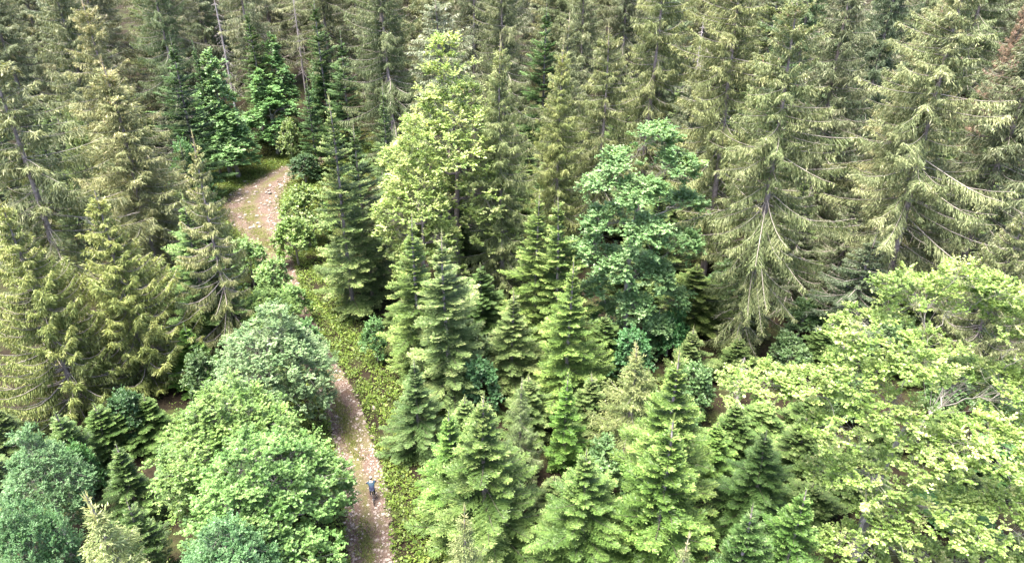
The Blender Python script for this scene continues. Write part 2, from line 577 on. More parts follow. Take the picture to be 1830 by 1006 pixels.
def broadleaf(seed, H, RAD, mat, bark, lobes=None, nlobes=9, clumps=420, twigs=9, lpt=10, leaf=0.15, lw=0.45, flat=0.6, clump_r=0.75, zb=0.25, bare_limbs=0, egg=1.0, trunk_r=None, trunk_top=0.72, droop=0.0):
    """lobes: list of (centre xyz, radii xyz); each lobe is carried by one limb and filled with leafy twig clumps near its surface"""
    rng = np.random.default_rng(seed)
    wood, leafb = Buf(), Buf()
    limb_bufs = []
    r0 = trunk_r or 0.012 * H + 0.07
    TH = H * trunk_top
    Tr = trunk_curve(rng, TH, 14, 0.03)
    wood.tube(Tr, r0 * (1 - 0.75 * np.clip(Tr[:, 2] / TH, 0, 1)) * np.where(np.arange(14) < 2, 1.3, 1), 8)

    def tp(z):
        return np.array([np.interp(z, Tr[:, 2], Tr[:, 0]), np.interp(z, Tr[:, 2], Tr[:, 1]), z])
    if lobes is None:
        lobes = []
        cz0, ch = zb * H, (1 - zb) * H
        for i in range(nlobes):
            f = (i + 0.5) / nlobes
            zc = cz0 + ch * (0.16 + 0.66 * f)
            rr = RAD * (math.sin(math.pi * min(1, 0.20 + 0.72 * f * egg)) ** 0.8)
            a = i * 2.4 + rng.uniform(-0.4, 0.4)
            off = rr * rng.uniform(0.38, 0.62) * (1 - 0.5 * f)
            lr = rr * rng.uniform(0.40, 0.62)
            lobes.append(((off * math.cos(a), off * math.sin(a), zc), (lr, lr, min(lr, ch * 0.24) * rng.uniform(0.8, 1.05))))
        lobes.append(((rng.normal(0, .1) * RAD, rng.normal(0, .1) * RAD, H - ch * 0.20), (RAD * 0.36, RAD * 0.36, ch * 0.20)))
    vol = np.array([r[0] * r[1] + r[1] * r[2] for c, r in lobes])
    share = vol / vol.sum()
    order = sorted(range(len(lobes)), key=lambda i: math.hypot(lobes[i][0][0], lobes[i][0][1]) + 0.3 * abs(lobes[i][0][2] - TH))
    zt = np.linspace(zb * H * 0.8, TH * 0.97, 7)
    skel = [(tp(q), r0 * (1 - 0.75 * q / TH)) for q in zt]
    for li in order:
        (c, r), shr = lobes[li], share[li]
        c, r = np.array(c, float), np.array(r, float)
        lb = Buf()
        end = c + UP * r[2] * 0.2
        # leave from the best placed older wood: near, and lower than the lobe
        best = min(skel, key=lambda q: np.linalg.norm(end - q[0]) + 1.2 * max(0.0, q[0][2] - end[2] + 0.4 * math.hypot(*(end - q[0])[:2])))
        b0 = best[0]
        hv = np.array([end[0] - b0[0], end[1] - b0[1], 0])
        dz = end[2] - b0[2]
        main = bez(b0, b0 + hv * 0.30 + UP * dz * 0.25, b0 + hv * 0.65 + UP * (dz * 0.85 + 0.1), end, 9)
        main[2:-1] += rng.normal(0, 0.11 * np.linalg.norm(end - b0) / 3, (6, 3))
        lr0 = max(0.02, min(0.14, best[1] * rng.uniform(0.55, 0.75)))
        rr = np.linspace(lr0, lr0 * 0.55, 9)
        lb.tube(main, rr, 6)
        skel += [(main[q], rr[q]) for q in (3, 5, 7)]
        n = max(6, int(clumps * shr))
        # clump centres on the lobe, more above and outside than inside
        d = unit(rng.normal(0, 1, (n * 3, 3)) + np.array([0, 0, 0.35]))
        outw = unit(np.array([c[0], c[1], 0.0]) + 1e-6)
        sc = d @ outw + 0.8 * d[:, 2] + rng.normal(0, 0.6, n * 3)
        d = d[np.argsort(-sc)[:n]]
        rho = rng.uniform(0.62, 1.04, n) * (1 + 0.13 * np.sin(d[:, 0] * 7 + seed) * np.cos(d[:, 1] * 6))
        cc = c + d * r * rho[:, None]
        cc = cc[cc[:, 2] > 0.25]
        d = d[: len(cc)]
        n = len(cc)
        # secondary branches to groups of clumps
        for i in range(0, n, 3 if n > 24 else 2):
            p0 = main[rng.integers(4, 9)]
            e = cc[i]
            mid = (p0 + e) / 2 + UP * rng.uniform(-0.05, 0.2) * np.linalg.norm(e - p0) + rng.normal(0, 0.1, 3)
            lb.tube(np.array([p0, mid, e]), [lr0 * 0.24, lr0 * 0.16, 0.008], 4)
            for j in (1, 2):
                if i + j < n and np.linalg.norm(cc[i + j] - mid) < 2.2:
                    lb.tube(np.array([mid, (mid + cc[i + j]) / 2 + UP * 0.08, cc[i + j]]), [lr0 * 0.14, lr0 * 0.1, 0.01], 3)
        limb_bufs.append(lb)
        # leaves on twigs radiating from each clump
        od = unit(cc - c + UP * 0.5 * r[2])
        m = twigs
        td = unit(od[:, None, :] * 0.95 + rng.normal(0, 0.75, (n, m, 3)) * np.array([1, 1, flat]) + UP * (0.12 - droop))
        tlen = clump_r * rng.uniform(0.45, 1.15, (n, m)) * rng.uniform(0.75, 1.25, (n, 1))
        u = ((np.arange(lpt)[None, None, :] + rng.uniform(0, 1, (n, m, lpt))) / lpt) ** 0.6
        pos = cc[:, None, None, :] + td[:, :, None, :] * (u * tlen[:, :, None])[..., None]
        pos[..., 2] -= 0.12 * (u * tlen[:, :, None]) ** 2
        sdv = unit(np.cross(td, UP) + 1e-6)
        sgn = np.where(np.arange(lpt) % 2 == 0, 1.0, -1.0)[None, None, :, None]
        ld = td[:, :, None, :] * 0.55 + sdv[:, :, None, :] * sgn * 0.8 - UP * 0.12 + rng.normal(0, 0.28, (n, m, lpt, 3))
        nr = UP * 0.9 + od[:, None, None, :] * 0.55 + rng.normal(0, 0.40, (n, m, lpt, 3))
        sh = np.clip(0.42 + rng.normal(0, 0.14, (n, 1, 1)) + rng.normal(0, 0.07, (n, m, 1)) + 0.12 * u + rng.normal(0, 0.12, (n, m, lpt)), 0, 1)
        ln = leaf * rng.uniform(0.7, 1.3, (n, m, lpt))
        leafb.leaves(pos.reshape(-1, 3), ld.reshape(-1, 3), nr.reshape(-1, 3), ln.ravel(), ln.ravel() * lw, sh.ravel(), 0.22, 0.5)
    for i in range(bare_limbs):
        lb = Buf()
        b0 = tp(TH * rng.uniform(0.5, 0.95))
        a = rng.uniform(0, 6.28)
        d0 = np.array([math.cos(a), math.sin(a), rng.uniform(0.3, 0.9)])
        bare_branch(lb, rng, b0, d0, RAD * rng.uniform(0.6, 0.85), r0 * 0.16, 3)
        limb_bufs.append(lb)
    parts = [('trunk', wood.mesh('trunk', M[bark], True), None)]
    parts += [('limb', lb.mesh('limb', M[bark], True), None) for lb in limb_bufs]
    parts.append(('crown', leafb.mesh('crown', M[mat]), None))
    return dict(H=H, R=RAD, parts=parts)


def bare_branch(lb, rng, p, d, L, r, depth):
    d = unit(np.asarray(d, float))
    n = 6
    pts = [np.asarray(p, float)]
    dd = d.copy()
    for i in range(n):
        dd = unit(dd + rng.normal(0, 0.20, 3) + UP * 0.03)
        pts.append(pts[-1] + dd * L / n)
    pts = np.array(pts)
    lb.tube(pts, np.linspace(r, r * 0.3 if depth else 0.006, n + 1), 5 if depth > 1 else 3)
    if depth:
        for k in range(4 if depth > 1 else 3):
            i = rng.integers(2, n)
            bare_branch(lb, rng, pts[i], dd + rng.normal(0, 0.65, 3), L * rng.uniform(0.3, 0.55), r * 0.45, depth - 1)


def snag(seed, H, L, dens):
    """standing dead conifer: pale trunk with drooping bare boughs"""
    rng = np.random.default_rng(seed)
    wood, limbs = Buf(), Buf()
    T = trunk_curve(rng, H, 20, 0.008)
    wood.tube(T, (0.009 * H + 0.04) * np.clip(1 - T[:, 2] / H, 0, 1) ** 0.7 + 0.02, 7)
    z = 0.3 * H
    while z < H:
        t = z / H
        for k in range(rng.integers(2, 5)):
            a = rng.uniform(0, 6.28)
            l = L * (1.15 - t) * rng.uniform(0.4, 1.1)
            h = np.array([math.cos(a), math.sin(a), 0])
            b = np.array([np.interp(z, T[:, 2], T[:, 0]), np.interp(z, T[:, 2], T[:, 1]), z])
            s = np.linspace(0, 1, 5)[:, None]
            pts = b + h * l * s + UP * l * (-0.25 * s - 0.25 * s ** 2 + 0.2 * s ** 3)
            limbs.tube(pts, np.linspace(0.035, 0.008, 5), 3)
            for q in range(6):
                i = rng.integers(1, 5)
                d = unit(h * 0.6 + rng.normal(0, 0.5, 3) - UP * 0.55)
                limbs.tube(np.array([pts[i], pts[i] + d * l * 0.22, pts[i] + d * l * 0.4 - UP * 0.08 * l]), [0.018, 0.012, 0.006], 3)
        z += dens * rng.uniform(0.6, 1.4)
    return dict(H=H, R=L, parts=[('trunk', wood.mesh('trunk', M['dead'], True), None), ('branches', limbs.mesh('branches', M['dead'], True), 'stuff')])


PROTO = {}


def proto(name):
    if name not in PROTO:
        PROTO[name] = MAKERS[name]()
    return PROTO[name]


MAKERS = {
    'spruce_old_a': lambda: conifer(11, 28, 6.0, 0.05, 'spruce', 0.45, 6, 0.14, 9, 0.25, 0.027, 0.60, 0.06, 0.52, 3, 1.25, 0.20, 1.0, 0.08, (0.15, 0.75, 0.97), (0.24, 1.8), 1.2),
    'spruce_old_b': lambda: conifer(12, 28, 5.8, 0.08, 'spruce', 0.46, 6, 0.14, 9, 0.25, 0.027, 0.60, 0.10, 0.52, 3, 1.1, 0.24, 0.60, 0.10, (0.2, 0.95, 0.92), (0.35, 2.0), 1.2),
    'spruce_old_c': lambda: conifer(13, 26, 5.0, 0.05, 'spruce', 0.48, 6, 0.17, 8, 0.32, 0.028, 0.48, 0.05, 0.62, 4, 1.0, 0.30, 0.60, 0.06),
    'spruce_sparse': lambda: conifer(14, 27, 4.8, 0.22, 'spruce', 0.62, 6, 0.18, 8, 0.36, 0.030, 0.55, 0.16, 0.45, 2, 1.25, 0.24, 0.70, 0.06, (0.1, 0.9, 0.86)),
    'spruce_mid_a': lambda: conifer(15, 17, 5.0, 0.04, 'spruce', 0.60, 8, 0.10, 5, 0.26, 0.030, 0.16, 0.02, 0.92, 2, 1.1, 0.60, 0.34, 0.03, clump=0.15, curtain=0.8, narrow=0.62, wild=0.55, axis=1.7),
    'spruce_mid_b': lambda: conifer(16, 17, 4.2, 0.06, 'spruce', 0.68, 7, 0.09, 5, 0.28, 0.030, 0.22, 0.04, 0.90, 2, 1.25, 0.44, 0.72, 0.04, (0.3, 0.85, 0.93), clump=0.2, curtain=0.8, narrow=0.58, wild=0.5, axis=1.9),
    'spruce_young': lambda: conifer(17, 10.5, 2.6, 0.04, 'spruce', 0.36, 6, 0.11, 8, 0.18, 0.020, 0.42, 0.0, 0.92, 0, 0.7, 0.36, 0.25, 0.06),
    'fir_a': lambda: conifer(21, 15, 3.6, 0.03, 'fir', 0.48, 7, 0.12, 8, 0.21, 0.024, 0.44, 0.0, 0.86, skip=0.06),
    'fir_b': lambda: conifer(22, 15, 3.8, 0.03, 'fir', 0.50, 7, 0.12, 8, 0.22, 0.025, 0.50, 0.0, 0.80, skip=0.10),
    'fir_c': lambda: conifer(23, 12, 3.6, 0.02, 'fir', 0.42, 7, 0.115, 8, 0.19, 0.022, 0.46, 0.0, 0.90, skip=0.06),
    'fir_young_a': lambda: conifer(24, 8, 2.2, 0.02, 'fir', 0.34, 7, 0.10, 8, 0.16, 0.020, 0.44, 0.0, 0.92, skip=0.05),
    'fir_young_b': lambda: conifer(25, 7, 1.8, 0.02, 'fir', 0.34, 7, 0.105, 7, 0.16, 0.020, 0.42, 0.0, 0.86, skip=0.05),
    'maple_a': lambda: broadleaf(31, 12, 5.0, 'maple', 'beechbark', None, 16, 900, 9, 10, 0.105, 0.46, 0.8, 0.56, 0.08),
    'maple_b': lambda: broadleaf(32, 11, 4.6, 'maple', 'beechbark', None, 15, 860, 9, 10, 0.105, 0.46, 0.8, 0.56, 0.08),
    'maple_tall': lambda: broadleaf(33, 20, 4.9, 'maple', 'beechbark', None, 16, 600, 10, 11, 0.19, 0.46, 0.55, 0.85, 0.06, droop=0.1),
    'maple_slim': lambda: broadleaf(34, 14, 3.0, 'maple', 'beechbark', None, 14, 420, 8, 9, 0.17, 0.46, 0.8, 0.6, 0.01),
    'beech_tall': lambda: broadleaf(35, 24, 6.2, 'beech', 'bark', None, 19, 820, 9, 10, 0.15, 0.46, 0.4, 0.85, 0.08, 1),
    'shrub_a': lambda: broadleaf(36, 4.2, 2.1, 'maple', 'beechbark', None, 7, 130, 8, 9, 0.15, 0.46, 0.8, 0.55, 0.06),
    'shrub_b': lambda: broadleaf(37, 3.2, 2.0, 'beech', 'beechbark', None, 7, 120, 8, 9, 0.14, 0.42, 0.8, 0.5, 0.05),
    'snag_a': lambda: snag(41, 24, 2.6, 0.55),
    'snag_b': lambda: snag(42, 20, 1.6, 0.45),
}

KIND = {'spruce': ('spruce_tree', 'spruce'), 'fir': ('fir_tree', 'fir tree'), 'maple': ('maple_tree', 'maple'), 'beech': ('beech_tree', 'beech'), 'shrub': ('shrub', 'shrub'), 'snag': ('dead_tree', 'dead tree')}


def plant_at(pname, x, y, h, wr, turn, tint, label, group=None):
    """a tree of height h and crown radius wr standing at (x, y)"""
    pr = proto(pname)
    zg = float(ground_z(np.float64(x), np.float64(y)))
    nm, ct = KIND[pname.split('_')[0]]
    e = bpy.data.objects.new(nm, None)
    e.empty_display_size = 0.5
    C.objects.link(e)
    e.location = (x, y, zg)
    e.rotation_euler = (0, 0, turn)
    e.scale = (wr / pr['R'], wr / pr['R'], h / pr['H'])
    e['label'], e['category'] = label, ct
    if group:
        e['group'] = group
    for pn, me, kd in pr['parts']:
        o = link(pn, me, e)
        if pn == 'crown':
            o['tint'] = tuple(float(q) for q in tint)
        if kd:
            o['kind'] = kd
    return e


def plant(pname, px, py, Y, wr, tint, label, group=None, rot=None):
    """a tree whose top shows at photo pixel (px, py) when it stands Y metres ahead; wr = crown radius in metres"""
    x, y, zt = world_at(px, py, Y)
    h = zt - float(ground_z(np.float64(x), np.float64(y)))
    rng = random.Random(int(px * 7 + py * 13 + Y * 3))
    if rot is None:
        rot = rng.uniform(-0.35, 0.35) if pname in ('spruce_old_a', 'spruce_old_b', 'spruce_sparse', 'spruce_mid_b') else rng.uniform(0, 6.28)
    return plant_at(pname, x, y, h, wr * (1.22 if pname.split('_')[0] in ('spruce', 'fir') else 1.08), rot, tint, label, group)


# tints multiply the species' own leaf colour: plants differ in hue, and those in shaded gaps carry painted shade as darker tints
OLIVE, GREEN, GREY, YEL, PALE, DARK, BLUE = (1.05, 1.0, 1.0), (0.8, 1.02, 0.85), (1.35, 1.22, 1.6), (1.7, 1.55, 1.1), (1.45, 1.38, 1.35), (0.65, 0.75, 0.75), (0.85, 1.05, 1.35)
G_EDGE = 'conifers and broadleaved trees lining the forest track'
TREES = [
    # ---- tall spruces on the right
    ('spruce_old_a', 1440, -40, 50, 5.4, (1.25, 1.22, 1.0), 'huge drooping spruce with grey trunk showing, just behind the spreading beech'),
    ('spruce_old_b', 1768, -130, 54, 5.5, (1.6, 1.5, 1.35), 'tallest pale spruce with long leaning bare grey trunk above the spreading beech'),
    ('spruce_old_b', 1350, -150, 66, 5.2, (1.5, 1.38, 1.1), 'tall yellowish spruce standing just behind the huge drooping spruce'),
    ('spruce_old_c', 1553, -130, 70, 4.8, OLIVE, 'olive spruce between the huge drooping spruce and the pale leaning spruce'),
    ('spruce_old_a', 1700, -20, 64, 4.8, (1.6, 1.35, 1.25), 'brown-topped spruce laden with cones beside the pale leaning spruce'),
    ('spruce_old_c', 1900, -60, 56, 5.4, OLIVE, 'olive spruce at the frame edge beside the pale leaning spruce'),
    ('spruce_mid_a', 1850, 330, 46, 3.6, (1.25, 1.2, 1.0), 'short yellow-green spruce top at the frame edge above the beech'),
    ('spruce_old_c', 1630, -150, 92, 4.6, DARK, 'dark spruce deep behind the cone-laden spruce'),
    ('spruce_old_b', 1480, -150, 84, 4.8, GREEN, 'dark green spruce rising directly behind the huge drooping spruce'),
    ('spruce_old_c', 1840, -10, 100, 2.6, (1.7, 1.0, 1.3), 'reddish brown withered spruce in the far corner of the forest'),
    ('spruce_mid_b', 1560, 420, 52, 4.4, DARK, 'dark shaded spruce at the foot of the pale leaning spruce'),
    ('fir_b', 1250, 470, 54, 3.6, (0.9, 0.9, 0.75), 'shaded dull green fir between the round maple and the huge spruce'),
    # ---- middle distance
    ('beech_tall', 800, 62, 62, 6.3, (1.45, 1.35, 1.4), 'tall pale yellow beech with dark forked trunk among the spruces'),
    ('beech_tall', 738, 205, 57, 4.0, (1.4, 1.32, 1.3), 'lower pale yellow beech crown beside the tall pale yellow beech'),
    ('spruce_old_c', 895, 62, 60, 3.4, (1.5, 1.48, 1.15), 'yellow-green spruce growing through the edge of the tall pale beech'),
    ('spruce_old_c', 1004, 72, 66, 3.3, (1.55, 1.5, 1.0), 'bright yellow-green spruce halfway between the pale beech and the tall maple'),
    ('spruce_sparse', 1087, 42, 70, 3.6, (1.35, 1.28, 1.0), 'thin spruce with straight bare grey trunk just behind the tall maple'),
    ('spruce_old_c', 1020, 22, 84, 3.6, PALE, 'pale pointed spruce top peeking over the bright yellow-green spruce'),
    ('spruce_sparse', 1190, -130, 84, 4.4, (1.35, 1.28, 1.0), 'hanging-boughed spruce with pale trunk beyond the tall maple'),
    ('snag_b', 1260, 32, 98, 1.8, None, 'bare grey dead spire beside the hanging-boughed spruce'),
    ('spruce_old_c', 1246, 108, 80, 3.8, (1.25, 1.2, 1.3), 'pale grey-green spruce hiding the foot of the bare dead spire'),
    ('fir_young_a', 1322, 715, 37, 1.9, (0.7, 0.8, 0.7), 'dark young fir under the tip of the outstretched beech arm'),
    ('spruce_sparse', 775, -12, 100, 5.2, (1.9, 1.8, 2.3), 'half-dead silvery grey spruce behind the pale beech'),
    ('spruce_old_b', 898, -130, 94, 4.2, (1.1, 1.05, 0.95), 'grey-trunked spruce right behind the pale beech crown'),
    ('spruce_old_b', 672, -130, 88, 5.2, (0.95, 0.98, 0.85), 'broad dark-trunked spruce beyond the twin firs beside the track'),
    ('fir_b', 975, 0, 104, 3.8, (0.75, 0.95, 0.95), 'deep green fir in the gap behind the yellow-green spruces'),
    ('spruce_sparse', 840, -150, 110, 4.2, OLIVE, 'slim far spruce between the silvery spruce and the grey-trunked spruce'),
    ('spruce_old_c', 1050, -130, 108, 4.2, PALE, 'pale far spruce behind the thin grey-trunked spruce'),
    ('spruce_old_a', 1130, -150, 112, 4.8, OLIVE, 'far olive spruce in the gap left of the hanging-boughed spruce'),
    # ---- firs right of the track
    ('fir_a', 585, 176, 57, 3.3, (1.25, 1.2, 1.2), 'tall grey-green fir beside the track bend, larger of the twin firs'),
    ('fir_b', 632, 215, 61, 3.2, (0.85, 0.92, 0.95), 'darker twin of the tall fir beside the track bend'),
    ('fir_a', 682, 148, 74, 2.3, (0.95, 1.0, 1.1), 'slender blue-green fir between the twin firs and the pale beech'),
    ('fir_c', 546, 145, 98, 2.6, (0.55, 0.75, 0.7), 'small very dark fir at the end of the grassy clearing'),
    ('fir_b', 606, 58, 100, 3.3, (0.6, 0.78, 0.75), 'dark fir spire behind the twin firs'),
    ('fir_a', 735, 380, 46, 2.9, (1.2, 1.22, 1.0), 'mid-green fir on the track verge, behind its greyer neighbour'),
    ('fir_b', 790, 412, 42.5, 3.3, (1.35, 1.28, 1.4), 'silvery blue-green fir with pale leader near the track verge'),
    ('fir_a', 961, 342, 51, 2.8, (1.2, 1.22, 0.95), 'one of two close fir tops beside the maple, the more distant'),
    ('fir_b', 1000, 346, 49, 2.9, (1.15, 1.2, 0.95), 'one of two close fir tops beside the maple, with branching leader'),
    ('fir_c', 1022, 463, 43, 3.0, (1.2, 1.28, 0.95), 'green fir with pale spiky leader in front of the tall maple'),
    ('fir_c', 915, 520, 45.5, 2.7, (1.2, 1.15, 1.2), 'grey-green fir crown between the silvery fir and the spiky-leader fir'),
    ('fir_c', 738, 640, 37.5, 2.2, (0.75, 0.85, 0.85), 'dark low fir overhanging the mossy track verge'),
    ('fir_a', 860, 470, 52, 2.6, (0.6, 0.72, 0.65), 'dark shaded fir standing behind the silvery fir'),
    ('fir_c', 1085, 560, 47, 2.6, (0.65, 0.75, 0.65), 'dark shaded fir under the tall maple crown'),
    # ---- firs along the lower edge
    ('fir_c', 862, 700, 30, 3.5, (0.85, 0.92, 0.75), 'bright green fir with creamy leader and dead inner boughs'),
    ('fir_young_a', 803, 728, 32, 1.9, (1.0, 1.25, 0.85), 'young green fir tucked against the creamy-leader fir by the track'),
    ('spruce_young', 932, 678, 35.5, 1.5, (1.15, 1.3, 1.0), 'slim young spruce between the creamy-leader fir and the yellow spruce'),
    ('fir_young_b', 1015, 662, 36.5, 1.5, (0.9, 1.2, 0.7), 'narrow bright green young fir beside the yellow spruce'),
    ('spruce_young', 1138, 612, 37, 2.7, (1.5, 1.5, 1.05), 'yellow spruce cone of drooping boughs behind the big green fir'),
    ('fir_c', 1212, 628, 31, 3.5, (0.9, 1.0, 0.72), 'big fresh green fir with tall pale leader'),
    ('fir_young_a', 1200, 745, 27.5, 2.9, (0.85, 1.0, 0.68), 'fresh green fir in front of the big fir, twiggy tip'),
    ('fir_c', 1052, 800, 28, 3.0, (0.82, 0.95, 0.72), 'broad green fir at the lower edge beside the big fresh green fir'),
    ('spruce_young', 826, 905, 22, 1.9, (1.55, 1.55, 1.15), 'yellowish spruce tip poking up in front of the creamy-leader fir'),
    ('spruce_young', 1230, 955, 20.5, 1.3, (1.9, 1.8, 1.6), 'creamy spruce leader poking up at the very bottom edge'),
    ('fir_young_a', 1285, 752, 35, 1.7, (0.9, 1.1, 0.75), 'young fir squeezed behind the big fresh green fir'),
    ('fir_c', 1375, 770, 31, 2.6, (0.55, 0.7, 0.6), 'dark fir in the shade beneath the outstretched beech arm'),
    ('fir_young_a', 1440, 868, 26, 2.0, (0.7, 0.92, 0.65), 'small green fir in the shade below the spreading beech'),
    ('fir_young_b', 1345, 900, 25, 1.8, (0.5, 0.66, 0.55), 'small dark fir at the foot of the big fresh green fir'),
    # ---- left side
    ('spruce_old_a', 150, -12, 66, 4.7, (1.75, 1.5, 1.35), 'tall pinkish-topped spruce heavy with cones at the top of the slope'),
    ('spruce_old_c', 178, 105, 61, 5.0, (1.65, 1.45, 1.25), 'broad brownish spruce with dense cones in front of the pinkish-topped spruce'),
    ('spruce_sparse', -32, 75, 51, 4.8, (1.45, 1.35, 1.2), 'drooping spruce with long bare grey trunk at the frame edge'),
    ('spruce_mid_b', 340, 238, 50.5, 3.2, (1.8, 1.62, 1.35), 'layered spruce with pale drooping boughs between the dark fir and the track'),
    ('spruce_mid_a', 166, 335, 45.5, 4.7, (1.55, 1.5, 0.85), 'broad yellow-green spruce with upswept boughs and a broken grey branch'),
    ('spruce_mid_a', 0, 345, 42.5, 4.5, (1.5, 1.46, 0.85), 'yellow-green spruce with upswept boughs cut by the frame edge'),
    ('fir_c', 322, 350, 51.5, 3.7, (1.05, 1.2, 1.1), 'dense dark green fir just behind the layered spruce'),
    ('fir_young_a', 326, 578, 45, 1.9, (0.75, 1.05, 0.6), 'small fresh green fir at the foot of the upswept spruce'),
    ('fir_b', 300, 62, 88, 3.8, (0.55, 0.72, 0.68), 'very dark broad fir beside the row of pale young maples'),
    ('fir_a', 345, 75, 97, 2.6, (0.7, 0.9, 1.0), 'blue-green fir between the very dark fir and the dead grey spruce'),
    ('spruce_old_c', 62, -130, 78, 4.2, (1.15, 1.1, 1.0), 'olive spruce filling the corner behind the drooping spruce'),
    ('spruce_old_c', 262, -60, 122, 5.0, (1.1, 1.1, 1.0), 'far olive spruce just beside the green spruce at the top edge'),
    ('spruce_old_b', 245, -150, 102, 4.0, (0.9, 1.0, 0.9), 'green spruce beyond the pinkish-topped spruce'),
    ('spruce_sparse', 405, -150, 116, 4.2, (1.7, 1.55, 1.7), 'pale grey thinning spruce above the row of young maples'),
    ('snag_a', 372, -60, 114, 1.9, None, 'leaning dead grey trunk beside the thinning spruce'),
    ('snag_a', 512, -80, 122, 1.6, None, 'tall bare violet-grey trunk in the gap beyond the clearing'),
    ('fir_a', 440, 10, 112, 3.4, (0.7, 0.85, 0.8), 'dark fir in shade behind the pair of pale maples'),
    ('fir_b', 560, -10, 108, 3.6, (0.65, 0.8, 0.75), 'dark fir in shade behind the tall bare trunk'),
    # ---- broadleaved trees on the left
    ('maple_slim', 368, 92, 98, 3.6, (1.55, 1.6, 1.7), 'pale young maple nearest the very dark fir'),
    ('maple_slim', 402, 190, 97, 3.6, (1.5, 1.6, 1.6), 'lower pale young maple overhanging the grassy clearing'),
    ('maple_slim', 480, 66, 114, 3.4, (1.35, 1.5, 1.5), 'upper pale green maple at the back of the clearing'),
    ('maple_slim', 474, 126, 108, 3.9, (1.3, 1.5, 1.4), 'rounded pale green maple standing behind the grassy clearing'),
    ('maple_slim', 566, 112, 110, 2.4, (0.75, 0.95, 1.0), 'dull green maple sapling behind the small very dark fir'),
    ('maple_b', 468, 514, 51, 2.7, (1.25, 1.25, 0.85), 'small yellow-green maple crown topping the roadside clump'),
    ('maple_a', 464, 552, 40, 4.5, (1.4, 1.3, 1.5), 'pale silvery green maple spreading to the track edge'),
    ('maple_b', 400, 688, 31, 4.7, (1.2, 1.2, 0.80), 'yellow-green maple between the silvery and the bright green maple'),
    ('maple_a', 452, 770, 27, 4.9, (1.08, 1.2, 0.85), 'bright green bushy maple close beside the cyclist'),
    ('maple_b', 392, 935, 22, 2.9, (0.85, 1.05, 1.05), 'blue-green maple top in front of the bright green maple'),
    ('maple_a', 40, 775, 29.5, 2.6, (0.95, 1.08, 1.15), 'blue-green bushy tree beyond the pale yellow spruce at the lower corner'),
    ('maple_b', 20, 890, 24, 2.1, (0.85, 1.05, 1.05), 'dense blue-green maple filling the very bottom corner'),
    ('fir_young_a', 255, 705, 38.5, 2.0, (0.65, 0.78, 0.62), 'dark young fir between the upswept spruce and the silvery maple'),
    ('fir_young_b', 165, 722, 36.5, 1.9, (0.65, 0.78, 0.62), 'dark narrow young fir under the upswept spruce'),
    ('fir_young_a', 205, 790, 31, 1.8, (0.6, 0.72, 0.6), 'dark young fir in the black gap between upswept spruce and maples'),
    ('fir_young_b', 100, 735, 34, 2.0, (0.6, 0.72, 0.6), 'dark young fir between the two upswept spruces'),
    ('fir_young_b', 222, 890, 26, 1.5, (0.6, 0.72, 0.6), 'small dark fir beside the pale yellow spruce top'),
    ('spruce_young', 152, 882, 21, 2.8, (1.75, 1.75, 1.3), 'pale yellow spruce top standing up from the lower corner'),
    ('maple_b', 130, 195, 66, 2.6, (1.3, 1.1, 1.1), 'pale grey-green leafy tree wedged behind the broad brownish spruce'),
]
BEECH_PXY = (1700, 484, 28.5)


def custom_beech():
    """the big spreading beech: lobes set where its leafy arms reach"""
    bx, by, bz = world_at(*BEECH_PXY)
    lob = []
    for (px, py, dy, rx, rz) in [
        (1700, 512, 0.6, 1.2, 0.9), (1610, 525, 0.2, 1.1, 0.7), (1775, 535, 0.4, 1.2, 0.8), (1650, 555, 0.8, 1.9, 1.5), (1720, 560, 1.5, 2.2, 1.3), (1790, 590, 1.0, 2.2, 1.4), (1560, 600, 0.3, 1.9, 1.0), (1640, 640, -0.8, 2.0, 1.1), (1850, 640, 0.0, 2.4, 1.4),
        (1390, 695, 0.5, 1.9, 0.7), (1325, 695, 0.2, 1.2, 0.5), (1460, 705, 0.0, 1.8, 0.8), (1530, 680, -0.4, 1.8, 0.9), (1590, 735, -1.2, 1.9, 1.0), (1700, 700, 2.5, 2.4, 1.3), (1790, 720, -0.5, 2.2, 1.2),
        (1500, 770, -0.8, 1.6, 0.8), (1650, 810, -2.0, 2.2, 1.2), (1550, 850, -1.4, 1.9, 1.0), (1740, 800, -2.5, 2.2, 1.2), (1840, 810, -1.5, 2.4, 1.4),
        (1480, 850, 0.6, 1.4, 0.8), (1580, 930, -2.2, 2.0, 1.1), (1680, 920, -3.0, 2.2, 1.2), (1780, 920, -3.0, 2.4, 1.3), (1870, 930, -2.0, 2.4, 1.4),
        (1520, 985, -1.8, 1.7, 1.0), (1630, 1010, -2.8, 2.1, 1.1), (1740, 1020, -3.2, 2.3, 1.2), (1840, 1030, -3.0, 2.4, 1.3)]:
        x, y, z = world_at(px, py, by + dy)
        lob.append(((x - bx, dy, max(z, 0.8)), (rx * 1.08, rx * 1.0, rz * 1.2)))
    return broadleaf(38, bz, 9.0, 'beech', 'beechbark', lob, clumps=1800, twigs=9, lpt=10, leaf=0.105, lw=0.46, flat=0.45, clump_r=0.60, zb=0.2, bare_limbs=0, trunk_r=0.36, trunk_top=0.55)


MAPLE_PXY = (1150, 222, 50.0)


